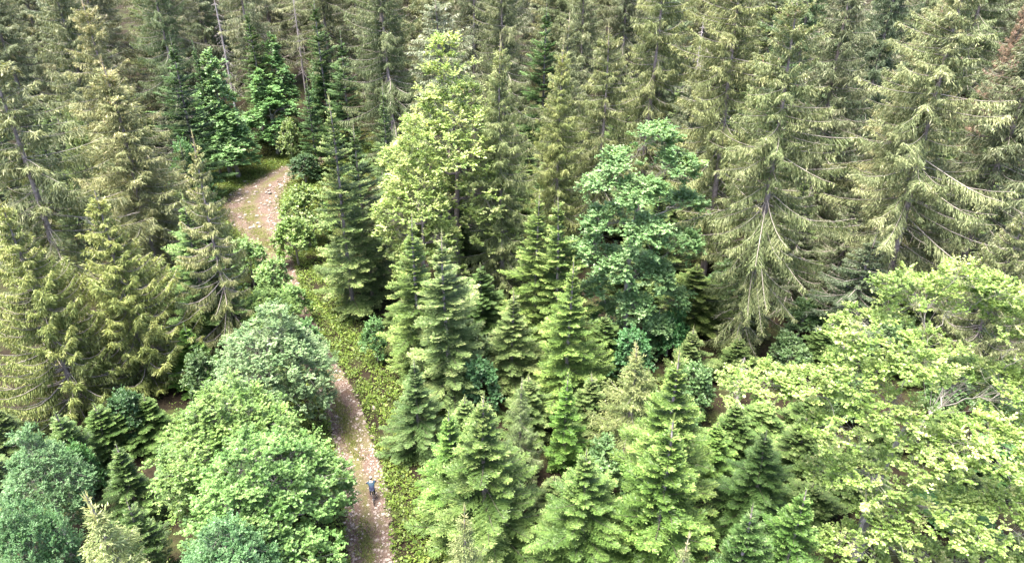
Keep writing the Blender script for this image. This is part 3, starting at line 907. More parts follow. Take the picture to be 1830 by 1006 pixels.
def custom_maple():
    bx, by, bz = world_at(*MAPLE_PXY)
    lob = []
    for (px, py, dy, rx, rz) in [(1165, 262, 0.5, 1.7, 1.4), (1112, 300, 0.0, 1.5, 0.9), (1075, 335, -0.5, 1.1, 0.6), (1195, 305, 0.3, 1.7, 1.2), (1140, 350, -1.0, 1.8, 1.2), (1215, 375, 0.8, 1.5, 1.1), (1085, 405, -0.6, 1.5, 1.2),
                                 (1150, 420, -1.6, 1.8, 1.2), (1210, 440, -0.4, 1.4, 1.0), (1055, 455, -0.2, 1.3, 1.1), (1105, 480, -1.4, 1.6, 1.2), (1165, 500, -1.0, 1.5, 1.2), (1070, 530, 0.6, 1.3, 1.1), (1130, 555, -1.2, 1.4, 1.3), (1165, 590, -0.6, 1.3, 1.1), (1110, 610, 0.2, 1.3, 1.0), (1085, 575, 0.0, 1.3, 1.0), (1195, 545, 0.2, 1.3, 1.1), (1145, 635, -0.4, 1.2, 0.8), (1140, 490, 0.8, 1.6, 1.4)]:
        x, y, z = world_at(px, py, by + dy)
        lob.append(((x - bx, dy, max(z, 0.8)), (rx * 1.15, rx * 1.1, rz * 1.15)))
    return broadleaf(33, bz, 4.9, 'maple', 'beechbark', lob, clumps=900, twigs=9, lpt=9, leaf=0.165, lw=0.46, flat=0.55, clump_r=0.75, zb=0.12, droop=0.15)


MAKERS['maple_tall'] = custom_maple
MAKERS['beech_spread'] = custom_beech
for row in TREES:
    pn, px, py, Y, wr, tint, label = row[:7]
    plant(pn, px, py, Y, wr, tint or (1, 1, 1), label)
plant('beech_spread', *BEECH_PXY, 8.35, (1.2, 1.22, 1.05), 'spreading yellow-green beech with pale twisting limbs and outstretched arm', rot=0.0)

plant('maple_tall', *MAPLE_PXY, 4.54, (1.35, 1.4, 1.4), 'tall blue-green maple with billowing leaf masses among the spruces', rot=0.0)

# dead trunk standing in the dark gap beside the beech
plant('snag_b', 1332, 640, 43, 0.9, (1, 1, 1), 'bare brown-grey dead trunk in the dark gap beside the outstretched beech arm')

# ---- shrubs along the track
for px, py, Y, wr, pn, tint, label in [
    (438, 428, 63, 1.9, 'shrub_a', (1.9, 1.8, 1.7), 'pale silvery shrub beside the layered spruce at the stony bend'),
    (484, 466, 59, 1.8, 'shrub_a', (1.8, 1.75, 1.6), 'pale leafy shrub halfway down the track edge below the stony bend'),
    (515, 510, 55, 1.7, 'shrub_a', (1.5, 1.55, 1.2), 'light green shrub on the track edge just above the yellow-green maple crown'),
    (545, 578, 49, 1.5, 'shrub_a', (0.95, 1.15, 1.0), 'green shrub overhanging the narrow track beside the silvery maple'),
    (538, 338, 73, 3.2, 'shrub_b', (1.1, 1.15, 1.2), 'bright yellow-green bush right of the stony bend'),
    (520, 390, 68, 2.4, 'shrub_b', (1.0, 1.1, 1.0), 'spreading yellow-green bush on the inside of the bend'),
    (540, 278, 94, 2.2, 'shrub_a', (0.55, 0.62, 0.7), 'dark rounded bush where the track vanishes behind the firs'),
    (512, 215, 104, 2.0, 'shrub_b', (1.1, 1.1, 1.3), 'light yellow-green bush at the far end of the clearing'),
    (667, 570, 49, 1.2, 'shrub_a', (0.9, 1.1, 0.95), 'small green bush under the mid-green fir by the verge'),
    (415, 245, 103, 1.8, 'shrub_a', (0.8, 1.05, 1.05), 'low green bush at the grassy edge beneath the young maples'),
    (325, 255, 80, 2.2, 'shrub_a', (0.8, 1.0, 0.95), 'green bush at the foot of the very dark broad fir'),
    (855, 645, 42, 1.6, 'shrub_a', (0.7, 0.95, 0.95), 'shaded green bush between the silvery fir and the creamy-leader fir'),
    (1130, 590, 46, 1.8, 'shrub_a', (0.65, 0.95, 0.9), 'shaded green bush at the foot of the tall maple'),
    (1200, 560, 50, 1.9, 'shrub_a', (0.6, 0.95, 0.75), 'shaded green bush between the tall maple and the dull green fir'),
    (130, 795, 33, 1.0, 'shrub_a', (0.8, 1.1, 0.9), 'small broad-leaved bush below the upswept spruce'),
    (215, 700, 38, 1.5, 'shrub_a', (0.45, 0.6, 0.55), 'dark bush in the gap under the upswept spruce'),
    (1720, 900, 31, 2.4, 'shrub_a', (0.6, 0.8, 0.6), 'shaded bush close behind the beech trunk'),
    (1800, 800, 35, 2.6, 'shrub_a', (0.6, 0.8, 0.6), 'shaded bush beyond the beech trunk near the frame edge'),
    (780, 540, 50, 2.0, 'shrub_a', (0.6, 0.8, 0.75), 'shaded bush between the silvery fir and the tall pale beech')]:
    plant(pn, px, py, Y, wr, tint, label)

# half-hidden trees in the gaps and the far rows: kind, x, y, height, radius, turn, tint, label, in the far rows
OTHERS = [
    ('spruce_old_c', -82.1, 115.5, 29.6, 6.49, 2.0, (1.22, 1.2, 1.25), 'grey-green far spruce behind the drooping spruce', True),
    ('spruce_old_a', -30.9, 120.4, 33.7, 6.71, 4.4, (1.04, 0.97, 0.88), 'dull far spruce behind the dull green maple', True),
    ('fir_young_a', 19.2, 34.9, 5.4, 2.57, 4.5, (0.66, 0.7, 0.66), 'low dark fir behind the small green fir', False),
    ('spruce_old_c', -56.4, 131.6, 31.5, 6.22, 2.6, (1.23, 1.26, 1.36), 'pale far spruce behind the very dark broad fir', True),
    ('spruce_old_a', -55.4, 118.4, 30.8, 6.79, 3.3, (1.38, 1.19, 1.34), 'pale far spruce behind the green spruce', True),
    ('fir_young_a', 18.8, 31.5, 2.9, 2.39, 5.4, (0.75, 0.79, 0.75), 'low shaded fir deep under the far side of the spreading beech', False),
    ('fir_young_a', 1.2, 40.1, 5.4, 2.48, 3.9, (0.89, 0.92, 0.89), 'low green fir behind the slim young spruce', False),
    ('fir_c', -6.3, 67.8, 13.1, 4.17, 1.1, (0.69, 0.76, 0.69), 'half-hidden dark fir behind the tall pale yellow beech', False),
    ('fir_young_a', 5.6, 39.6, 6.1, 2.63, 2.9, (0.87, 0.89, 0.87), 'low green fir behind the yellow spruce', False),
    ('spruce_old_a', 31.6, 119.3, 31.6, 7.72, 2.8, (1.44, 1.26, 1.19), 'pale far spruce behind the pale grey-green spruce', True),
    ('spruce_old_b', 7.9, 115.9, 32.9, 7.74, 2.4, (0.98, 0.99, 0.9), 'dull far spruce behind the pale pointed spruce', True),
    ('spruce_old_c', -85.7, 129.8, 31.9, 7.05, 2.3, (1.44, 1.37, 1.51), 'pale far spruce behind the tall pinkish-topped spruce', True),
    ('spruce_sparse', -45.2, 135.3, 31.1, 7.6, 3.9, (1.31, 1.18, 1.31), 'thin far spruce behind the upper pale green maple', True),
    ('shrub_a', 13.5, 41.2, 5.0, 1.98, 4.4, (0.92, 1.0, 0.92), 'low green bush behind the fir', False),
    ('spruce_mid_b', -13.6, 67.7, 11.2, 3.57, 0.1, (0.89, 0.89, 0.89), 'half-hidden green spruce behind the tall grey-green fir', False),
    ('spruce_sparse', 77.4, 120.6, 31.8, 7.33, 3.3, (1.21, 1.25, 1.14), 'thin far spruce behind the reddish brown withered spruce', True),
    ('fir_young_a', 18.3, 39.3, 3.3, 2.54, 0.8, (0.94, 1.02, 0.94), 'low green fir behind the fir', False),
    ('shrub_a', -23.3, 42.0, 5.5, 1.64, 4.1, (0.71, 0.74, 0.71), 'low dark bush in front of the small fresh green fir', False),
    ('shrub_a', 5.9, 32.9, 5.3, 1.99, 0.9, (0.91, 1.0, 0.91), 'low green bush behind the broad green fir', False),
    ('shrub_a', 22.6, 46.5, 4.4, 1.87, 1.5, (0.92, 0.93, 0.92), 'low green bush in front of the dark shaded spruce', False),
    ('spruce_sparse', -66.2, 114.7, 31.3, 6.28, 3.0, (1.13, 0.99, 1.05), 'thin far spruce behind the broad brownish spruce', True),
    ('spruce_old_c', 25.0, 116.4, 30.4, 6.16, 3.7, (1.28, 1.34, 1.4), 'pale far spruce behind the hanging-boughed spruce', True),
    ('spruce_old_c', -13.1, 120.7, 33.6, 6.92, 3.8, (1.41, 1.29, 1.18), 'pale far spruce behind the half-dead silvery grey spruce', True),
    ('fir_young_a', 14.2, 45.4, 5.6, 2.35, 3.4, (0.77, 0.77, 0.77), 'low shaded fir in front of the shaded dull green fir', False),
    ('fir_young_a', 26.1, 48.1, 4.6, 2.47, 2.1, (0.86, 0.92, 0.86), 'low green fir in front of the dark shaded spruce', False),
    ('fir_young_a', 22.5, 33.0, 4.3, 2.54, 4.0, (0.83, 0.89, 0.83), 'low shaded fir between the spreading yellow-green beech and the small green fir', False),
    ('spruce_sparse', -22.0, 121.9, 32.4, 6.26, 2.6, (1.04, 0.98, 1.08), 'thin far spruce behind the broad dark-trunked spruce', True),
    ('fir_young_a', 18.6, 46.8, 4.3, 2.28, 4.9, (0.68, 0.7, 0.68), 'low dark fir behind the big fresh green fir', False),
    ('spruce_old_a', -1.5, 114.2, 30.2, 7.76, 2.1, (1.33, 1.25, 1.45), 'pale far spruce behind the grey-trunked spruce', True),
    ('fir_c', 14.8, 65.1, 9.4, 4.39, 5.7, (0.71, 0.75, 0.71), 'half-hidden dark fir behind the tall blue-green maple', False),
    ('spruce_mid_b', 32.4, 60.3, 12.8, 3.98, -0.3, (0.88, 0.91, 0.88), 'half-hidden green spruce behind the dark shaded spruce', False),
    ('fir_young_a', 30.4, 37.3, 4.4, 2.28, 6.1, (0.89, 0.94, 0.89), 'low green fir in front of the short yellow-green spruce', False),
    ('spruce_sparse', 53.1, 114.7, 30.6, 7.39, 4.4, (1.56, 1.36, 1.62), 'thin far spruce behind the dark green spruce', True),
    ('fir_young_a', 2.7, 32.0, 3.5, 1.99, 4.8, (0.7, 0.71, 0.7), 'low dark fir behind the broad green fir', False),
    ('spruce_sparse', -27.6, 130.1, 30.5, 7.07, 3.3, (1.16, 1.08, 1.11), 'thin far spruce behind the slender blue-green fir', True),
    ('fir_young_a', 21.9, 39.5, 3.7, 2.49, 4.1, (0.7, 0.77, 0.7), 'low dark fir between the spreading yellow-green beech and the fir', False),
    ('shrub_a', 32.7, 41.2, 3.7, 1.8, 4.8, (0.91, 0.99, 0.91), 'low green bush behind the spreading yellow-green beech', False),
    ('spruce_sparse', -36.8, 134.4, 30.8, 6.76, 3.2, (1.22, 1.17, 1.11), 'thin far spruce behind the small very dark fir', True),
    ('shrub_a', 34.0, 37.8, 5.0, 1.73, 2.0, (0.84, 0.87, 0.84), 'low shaded bush in front of the short yellow-green spruce', False),
    ('spruce_old_c', -73.1, 119.6, 32.0, 7.31, 2.4, (1.16, 1.19, 1.36), 'grey-green far spruce between the tall pinkish-topped spruce and the drooping spruce', True),
    ('fir_c', 11.8, 60.6, 8.7, 3.18, 1.4, (0.69, 0.71, 0.69), 'half-hidden dark fir behind the shaded dull green fir', False),
    ('spruce_sparse', -74.7, 129.7, 32.3, 7.75, 2.9, (1.38, 1.24, 1.24), 'thin far spruce behind the pale grey-green leafy tree', True),
    ('fir_b', 42.4, 117.9, 25.1, 5.42, 2.5, (1.32, 1.13, 1.24), 'grey-green far fir behind the huge drooping spruce', True),
    ('spruce_mid_b', 27.0, 58.8, 12.9, 4.05, 0.1, (0.74, 0.75, 0.74), 'half-hidden dark spruce behind the huge drooping spruce', False),
    ('fir_young_a', 29.1, 32.6, 3.1, 1.89, 5.7, (0.75, 0.76, 0.75), 'low shaded fir between the spreading yellow-green beech and the short yellow-green spruce', False),
    ('fir_young_a', -3.1, 36.8, 5.8, 2.54, 4.8, (0.93, 1.0, 0.93), 'low green fir behind the bright green fir', False),
    ('shrub_a', 30.8, 47.3, 4.3, 1.89, 0.0, (0.88, 0.9, 0.88), 'low green bush between the dark shaded spruce and the spreading yellow-green beech', False),
    ('spruce_sparse', 15.5, 117.0, 32.6, 7.53, 2.1, (1.31, 1.22, 1.2), 'thin far spruce behind the thin spruce', True),
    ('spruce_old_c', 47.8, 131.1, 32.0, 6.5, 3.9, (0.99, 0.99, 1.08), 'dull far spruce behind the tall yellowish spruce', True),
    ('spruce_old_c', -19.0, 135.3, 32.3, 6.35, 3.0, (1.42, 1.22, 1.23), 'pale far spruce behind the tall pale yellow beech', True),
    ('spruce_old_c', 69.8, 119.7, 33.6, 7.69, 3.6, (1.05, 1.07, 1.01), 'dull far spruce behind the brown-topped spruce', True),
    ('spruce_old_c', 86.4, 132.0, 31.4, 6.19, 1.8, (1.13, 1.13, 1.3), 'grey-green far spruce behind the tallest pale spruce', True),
    ('fir_young_a', 26.3, 37.8, 3.8, 1.84, 1.1, (0.73, 0.76, 0.73), 'low dark fir between the spreading yellow-green beech and the dark shaded spruce', False),
    ('fir_b', -66.0, 130.8, 22.1, 5.21, 4.0, (1.12, 1.11, 1.05), 'grey-green far fir behind the green spruce', True),
    ('shrub_a', -27.9, 52.0, 4.5, 1.67, 4.3, (0.68, 0.74, 0.68), 'low dark bush behind the small fresh green fir', False),
    ('fir_young_a', 33.8, 45.8, 4.7, 2.52, 5.0, (0.84, 0.87, 0.84), 'low shaded fir between the short yellow-green spruce and the dark shaded spruce', False),
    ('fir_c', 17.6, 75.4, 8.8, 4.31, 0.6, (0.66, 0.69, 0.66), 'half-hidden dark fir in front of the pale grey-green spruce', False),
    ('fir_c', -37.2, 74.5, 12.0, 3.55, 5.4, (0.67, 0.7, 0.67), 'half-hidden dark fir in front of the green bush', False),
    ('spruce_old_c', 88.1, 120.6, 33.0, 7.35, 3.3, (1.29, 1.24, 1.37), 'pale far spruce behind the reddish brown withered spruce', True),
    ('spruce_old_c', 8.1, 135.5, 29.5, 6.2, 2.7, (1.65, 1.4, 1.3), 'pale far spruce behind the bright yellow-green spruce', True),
    ('shrub_a', -3.1, 46.6, 4.8, 1.7, 2.4, (0.66, 0.66, 0.66), 'low dark bush behind the silvery blue-green fir', False),
    ('fir_young_a', -36.2, 37.9, 3.8, 2.2, 3.3, (0.67, 0.7, 0.67), 'low dark fir in front of the blue-green bush', False),
    ('spruce_old_c', -63.3, 149.0, 33.9, 7.64, 2.1, (1.0, 1.04, 1.0), 'dull far spruce behind the blue-green fir', True),
    ('fir_c', 10.8, 75.5, 9.8, 4.17, 4.9, (0.71, 0.73, 0.71), 'half-hidden dark fir behind the thin spruce', False),
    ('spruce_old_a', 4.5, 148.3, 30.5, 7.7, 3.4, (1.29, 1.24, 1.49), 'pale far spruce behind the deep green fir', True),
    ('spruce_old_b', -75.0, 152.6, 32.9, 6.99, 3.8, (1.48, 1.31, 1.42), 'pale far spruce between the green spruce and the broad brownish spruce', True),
    ('fir_young_a', -26.2, 49.0, 3.9, 2.67, 1.3, (0.93, 0.96, 0.93), 'low green fir behind the small fresh green fir', False),
    ('spruce_old_c', -7.4, 129.3, 31.9, 7.23, 3.8, (1.31, 1.1, 1.29), 'grey-green far spruce behind the slim far spruce', True),
    ('fir_young_a', 27.0, 43.9, 4.7, 2.21, 6.2, (0.69, 0.76, 0.69), 'low dark fir between the dark shaded spruce and the small green fir', False),
    ('fir_c', -66.4, 97.7, 10.7, 4.27, 3.9, (0.9, 0.95, 0.9), 'half-hidden green fir behind the pale grey-green leafy tree', False),
    ('fir_young_a', -10.2, 54.6, 3.1, 2.53, 3.0, (0.81, 0.82, 0.81), 'low shaded fir behind the mid-green fir', False),
    ('spruce_sparse', -51.8, 150.2, 33.0, 7.38, 2.2, (1.31, 1.11, 1.19), 'thin far spruce behind the pale grey thinning spruce', True),
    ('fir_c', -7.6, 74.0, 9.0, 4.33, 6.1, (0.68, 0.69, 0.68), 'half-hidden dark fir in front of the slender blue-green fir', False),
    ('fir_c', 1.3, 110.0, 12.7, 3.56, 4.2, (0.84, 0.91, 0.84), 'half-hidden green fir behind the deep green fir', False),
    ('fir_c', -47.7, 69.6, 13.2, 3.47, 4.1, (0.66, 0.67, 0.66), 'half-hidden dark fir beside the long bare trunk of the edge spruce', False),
    ('fir_young_a', 37.5, 42.4, 5.2, 2.66, 0.5, (0.79, 0.82, 0.79), 'low shaded fir in front of the short yellow-green spruce', False),
    ('shrub_a', 25.1, 41.0, 4.0, 1.65, 5.4, (0.93, 0.96, 0.93), 'low green bush behind the small green fir', False),
    ('fir_c', -32.6, 67.1, 9.2, 3.28, 1.5, (0.78, 0.83, 0.78), 'half-hidden shaded fir behind the layered spruce', False),
    ('spruce_mid_b', 39.7, 74.5, 14.2, 3.2, 0.1, (0.88, 0.9, 0.88), 'half-hidden green spruce between the brown-topped spruce and the huge drooping spruce', False),
    ('fir_young_a', 36.6, 52.6, 5.3, 2.57, 0.0, (0.88, 0.9, 0.88), 'low green fir behind the short yellow-green spruce', False),
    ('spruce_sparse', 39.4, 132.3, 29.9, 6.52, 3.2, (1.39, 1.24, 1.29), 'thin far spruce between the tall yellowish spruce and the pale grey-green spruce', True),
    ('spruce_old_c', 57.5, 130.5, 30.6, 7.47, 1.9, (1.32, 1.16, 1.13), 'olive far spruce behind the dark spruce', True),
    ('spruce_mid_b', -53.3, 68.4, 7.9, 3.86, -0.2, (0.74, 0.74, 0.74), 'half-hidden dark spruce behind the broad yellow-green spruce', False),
    ('shrub_a', 26.1, 52.6, 3.8, 1.78, 1.2, (0.74, 0.8, 0.74), 'low shaded bush behind the huge drooping spruce', False),
    ('fir_c', 43.5, 64.8, 9.8, 3.18, 4.6, (0.85, 0.9, 0.85), 'half-hidden green fir behind the tallest pale spruce', False),
    ('fir_young_a', 13.6, 56.9, 4.3, 2.06, 0.1, (0.93, 0.96, 0.93), 'low green fir between the shaded dull green fir and the tall blue-green maple', False),
    ('spruce_mid_b', -10.1, 81.2, 10.7, 3.41, -0.2, (0.85, 0.85, 0.85), 'half-hidden shaded spruce in front of the half-dead silvery grey spruce', False),
    ('fir_c', 1.9, 80.4, 10.7, 4.03, 1.1, (0.77, 0.85, 0.77), 'half-hidden shaded fir behind the bright yellow-green spruce', False),
    ('spruce_mid_b', -54.9, 81.8, 12.9, 4.39, 0.3, (0.69, 0.74, 0.69), 'half-hidden dark spruce between the pale grey-green leafy tree and the drooping spruce', False),
    ('fir_c', 4.7, 74.5, 12.9, 4.38, 2.0, (0.69, 0.75, 0.69), 'half-hidden dark fir in front of the pale pointed spruce', False),
    ('spruce_mid_b', -77.7, 107.0, 11.2, 3.23, -0.3, (0.8, 0.85, 0.8), 'half-hidden shaded spruce behind the drooping spruce', False),
    ('fir_young_a', -19.8, 44.4, 3.6, 2.67, 3.0, (0.67, 0.69, 0.67), 'low dark fir behind the pale silvery green maple', False),
    ('spruce_old_c', -94.3, 135.9, 31.6, 7.07, 3.7, (1.11, 0.98, 0.94), 'dull far spruce behind the drooping spruce', True),
    ('fir_c', -68.6, 89.7, 13.8, 3.7, 0.9, (0.89, 0.95, 0.89), 'half-hidden green fir behind the tall pinkish-topped spruce', False),
    ('fir_c', 30.6, 95.0, 11.7, 3.69, 2.6, (0.86, 0.89, 0.86), 'half-hidden green fir behind the tall yellowish spruce', False),
    ('fir_c', 55.8, 70.7, 11.9, 3.17, 5.1, (0.79, 0.86, 0.79), 'half-hidden shaded fir in front of the reddish brown withered spruce', False),
    ('fir_c', -1.2, 70.0, 11.0, 4.38, 1.3, (0.75, 0.8, 0.75), 'half-hidden shaded fir between the tall pale yellow beech and the bright yellow-green spruce', False),
    ('spruce_sparse', 47.9, 147.8, 33.3, 7.26, 4.0, (1.37, 1.36, 1.37), 'thin far spruce between the tall yellowish spruce and the huge drooping spruce', True),
    ('spruce_sparse', 68.9, 132.5, 33.1, 7.35, 3.6, (1.12, 0.96, 1.14), 'thin far spruce between the dark spruce and the brown-topped spruce', True),
    ('fir_c', 26.6, 107.6, 12.5, 3.75, 2.9, (0.88, 0.91, 0.88), 'half-hidden green fir behind the pale grey-green spruce', False),
    ('fir_young_a', 10.0, 40.9, 5.3, 1.94, 4.3, (0.74, 0.81, 0.74), 'low shaded fir between the yellow spruce and the big fresh green fir', False),
    ('spruce_mid_b', -50.9, 100.0, 11.0, 4.1, -0.3, (0.74, 0.74, 0.74), 'half-hidden dark spruce behind the green bush', False),
    ('spruce_mid_b', -54.9, 75.9, 11.8, 3.58, -0.0, (0.82, 0.87, 0.82), 'half-hidden shaded spruce between the drooping spruce and the pale grey-green leafy tree', False),
    ('shrub_a', 33.8, 50.1, 3.5, 2.21, 0.3, (0.91, 0.93, 0.91), 'low green bush behind the short yellow-green spruce', False),
    ('fir_c', -62.4, 93.8, 12.8, 3.62, 0.5, (0.74, 0.77, 0.74), 'half-hidden dark fir between the pale grey-green leafy tree and the drooping spruce', False),
    ('fir_young_a', 28.2, 55.2, 4.3, 1.86, 0.3, (0.75, 0.81, 0.75), 'low shaded fir behind the dark shaded spruce', False),
    ('spruce_old_a', 19.4, 131.2, 33.4, 7.59, 1.9, (1.27, 1.18, 1.27), 'grey-green far spruce behind the far olive spruce', True),
    ('fir_c', -60.7, 86.4, 12.2, 3.54, 0.1, (0.81, 0.85, 0.81), 'half-hidden shaded fir between the drooping spruce and the pale grey-green leafy tree', False),
    ('fir_young_a', -33.5, 32.7, 3.9, 2.67, 1.0, (0.86, 0.89, 0.86), 'low green fir behind the blue-green bushy tree', False),
    ('spruce_old_b', -39.2, 149.6, 33.5, 7.47, 4.2, (1.15, 1.19, 1.22), 'grey-green far spruce between the dull green maple and the upper pale green maple', True),
    ('spruce_mid_b', 31.9, 101.5, 13.0, 3.8, -0.3, (0.81, 0.82, 0.81), 'half-hidden shaded spruce between the tall yellowish spruce and the hanging-boughed spruce', False),
    ('fir_c', -18.4, 101.6, 13.3, 4.01, 5.7, (0.72, 0.74, 0.72), 'half-hidden dark fir behind the slender blue-green fir', False),
    ('fir_young_a', -1.7, 56.1, 2.7, 2.67, 4.4, (0.81, 0.84, 0.81), 'low shaded fir behind the grey-green fir', False),
    ('shrub_a', -22.3, 35.3, 2.2, 2.01, 3.6, (0.94, 0.99, 0.94), 'low green bush behind the yellow-green maple', False),
    ('fir_c', 36.5, 106.0, 13.0, 4.3, 5.8, (0.82, 0.88, 0.82), 'half-hidden shaded fir behind the dark green spruce', False),
    ('fir_c', 29.6, 65.4, 12.1, 3.4, 1.1, (0.82, 0.86, 0.82), 'half-hidden shaded fir in front of the tall yellowish spruce', False),
    ('fir_b', 60.4, 120.0, 23.6, 4.85, 3.7, (1.24, 1.18, 1.37), 'pale far fir behind the dark spruce', True),
    ('spruce_old_a', -86.6, 151.3, 29.6, 6.87, 3.4, (1.19, 1.21, 1.24), 'grey-green far spruce between the broad brownish spruce and the drooping spruce', True),
    ('spruce_mid_b', 22.4, 71.5, 10.6, 3.96, -0.2, (0.87, 0.94, 0.87), 'half-hidden green spruce in front of the pale grey-green spruce', False),
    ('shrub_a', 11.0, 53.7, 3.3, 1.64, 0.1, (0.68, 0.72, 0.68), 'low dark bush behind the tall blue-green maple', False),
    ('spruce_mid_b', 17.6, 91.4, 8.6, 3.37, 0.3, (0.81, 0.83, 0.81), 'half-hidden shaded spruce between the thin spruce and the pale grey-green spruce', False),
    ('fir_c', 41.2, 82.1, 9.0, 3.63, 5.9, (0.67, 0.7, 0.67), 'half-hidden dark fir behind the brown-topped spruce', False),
    ('spruce_old_c', 94.9, 134.4, 31.8, 7.64, 3.2, (1.36, 1.18, 1.21), 'pale far spruce behind the tallest pale spruce', True),
    ('spruce_mid_b', 52.7, 77.3, 11.4, 3.83, -0.1, (0.7, 0.73, 0.7), 'half-hidden dark spruce in front of the reddish brown withered spruce', False),
    ('fir_c', -3.6, 80.3, 13.3, 4.25, 3.4, (0.92, 0.92, 0.92), 'half-hidden green fir in front of the half-dead silvery grey spruce', False),
    ('spruce_mid_b', 45.0, 74.2, 11.9, 4.04, -0.0, (0.78, 0.84, 0.78), 'half-hidden shaded spruce between the tallest pale spruce and the dark shaded spruce', False),
    ('fir_young_a', 34.8, 33.8, 3.6, 2.27, 3.1, (0.74, 0.82, 0.74), 'low shaded fir behind the spreading yellow-green beech', False),
    ('fir_c', 27.6, 83.4, 8.3, 4.33, 3.4, (0.69, 0.73, 0.69), 'half-hidden dark fir between the huge drooping spruce and the pale grey-green spruce', False),
    ('fir_young_a', 21.5, 53.4, 4.8, 2.12, 4.7, (0.66, 0.71, 0.66), 'low dark fir between the shaded dull green fir and the huge drooping spruce', False),
    ('fir_c', 9.9, 93.9, 13.4, 3.55, 4.8, (0.86, 0.89, 0.86), 'half-hidden green fir behind the pale pointed spruce', False),
    ('fir_c', -60.0, 108.8, 9.8, 4.35, 5.7, (0.81, 0.87, 0.81), 'half-hidden shaded fir behind the very dark broad fir', False),
    ('fir_c', 15.4, 96.4, 12.1, 3.94, 0.1, (0.79, 0.87, 0.79), 'half-hidden shaded fir behind the hanging-boughed spruce', False),
    ('spruce_mid_b', 19.8, 99.8, 10.1, 3.35, -0.2, (0.72, 0.75, 0.72), 'half-hidden dark spruce between the pale grey-green spruce and the thin spruce', False),
    ('fir_c', 65.6, 90.9, 13.4, 4.12, 4.8, (0.72, 0.73, 0.72), 'half-hidden dark fir between the reddish brown withered spruce and the short yellow-green spruce', False),
    ('fir_c', -64.9, 81.4, 12.2, 4.08, 0.7, (0.73, 0.78, 0.73), 'half-hidden dark fir behind the drooping spruce', False),
    ('fir_c', 56.2, 87.0, 11.3, 4.27, 2.0, (0.88, 0.91, 0.88), 'half-hidden green fir between the tallest pale spruce and the reddish brown withered spruce', False),
    ('fir_c', -53.0, 110.2, 11.4, 4.29, 1.8, (0.75, 0.82, 0.75), 'half-hidden shaded fir behind the blue-green fir', False),
    ('spruce_old_c', -8.8, 148.3, 32.8, 6.15, 2.9, (1.11, 1.05, 0.97), 'dull far spruce between the slim far spruce and the tall pale yellow beech', True),
    ('spruce_mid_b', 52.0, 64.6, 8.2, 3.54, -0.3, (0.83, 0.83, 0.83), 'half-hidden shaded spruce behind the short yellow-green spruce', False),
    ('fir_c', 30.9, 75.2, 9.5, 3.98, 3.1, (0.67, 0.67, 0.67), 'half-hidden dark fir between the huge drooping spruce and the dark green spruce', False),
    ('spruce_old_c', 25.3, 152.6, 30.2, 6.48, 2.8, (1.35, 1.24, 1.17), 'pale far spruce between the far olive spruce and the hanging-boughed spruce', True),
    ('fir_c', 4.7, 96.7, 10.5, 4.22, 4.6, (0.84, 0.87, 0.84), 'half-hidden shaded fir in front of the deep green fir', False),
    ('shrub_a', 20.4, 57.6, 5.0, 2.32, 0.8, (0.83, 0.9, 0.83), 'low shaded bush behind the shaded dull green fir', False),
    ('fir_c', 48.8, 70.2, 8.5, 3.84, 6.0, (0.83, 0.84, 0.83), 'half-hidden shaded fir between the tallest pale spruce and the short yellow-green spruce', False),
    ('fir_c', 58.3, 81.0, 10.3, 3.55, 1.8, (0.79, 0.81, 0.79), 'half-hidden shaded fir between the reddish brown withered spruce and the brown-topped spruce', False),
    ('spruce_mid_b', -72.3, 94.3, 10.7, 3.95, -0.1, (0.91, 1.0, 0.91), 'half-hidden green spruce behind the drooping spruce', False),
    ('fir_c', -72.5, 111.4, 10.1, 3.32, 3.6, (0.81, 0.83, 0.81), 'half-hidden shaded fir between the tall pinkish-topped spruce and the drooping spruce', False),
    ('fir_c', 11.2, 88.3, 9.9, 3.2, 1.9, (0.66, 0.7, 0.66), 'half-hidden dark fir between the thin spruce and the bright yellow-green spruce', False),
    ('fir_b', 29.6, 132.6, 24.6, 4.82, 2.6, (1.12, 1.03, 0.99), 'dull far fir behind the far olive spruce', True),
    ('fir_b', 37.8, 146.3, 25.7, 4.44, 1.9, (1.25, 1.13, 1.12), 'olive far fir between the pale grey-green spruce and the tall yellowish spruce', True),
    ('spruce_mid_b', 4.5, 90.6, 9.0, 3.8, 0.2, (0.9, 0.93, 0.9), 'half-hidden green spruce between the bright yellow-green spruce and the deep green fir', False),
    ('fir_c', 33.2, 111.7, 10.4, 4.35, 0.7, (0.72, 0.77, 0.72), 'half-hidden dark fir between the tall yellowish spruce and the pale grey-green spruce', False),
    ('fir_c', 72.4, 105.6, 14.0, 4.27, 3.7, (0.67, 0.72, 0.67), 'half-hidden dark fir behind the reddish brown withered spruce', False),
    ('spruce_sparse', -30.4, 147.2, 30.2, 6.88, 2.9, (1.57, 1.36, 1.39), 'thin far spruce between the broad dark-trunked spruce and the dull green maple', True),
    ('spruce_mid_b', -10.3, 92.9, 8.9, 3.56, 0.1, (0.92, 0.97, 0.92), 'half-hidden green spruce between the tall pale yellow beech and the slender blue-green fir', False),
    ('spruce_mid_b', 52.0, 105.6, 11.1, 3.75, 0.2, (0.81, 0.82, 0.81), 'half-hidden shaded spruce between the dark spruce and the dark green spruce', False),
    ('fir_c', -3.8, 104.4, 13.6, 3.19, 0.6, (0.8, 0.88, 0.8), 'half-hidden shaded fir behind the grey-trunked spruce', False),
    ('shrub_a', -19.2, 33.2, 5.1, 2.19, 3.5, (0.81, 0.85, 0.81), 'low shaded bush behind the bright green bushy maple', False),
    ('fir_c', -17.5, 95.5, 10.0, 3.57, 1.1, (0.91, 0.99, 0.91), 'half-hidden green fir behind the broad dark-trunked spruce', False),
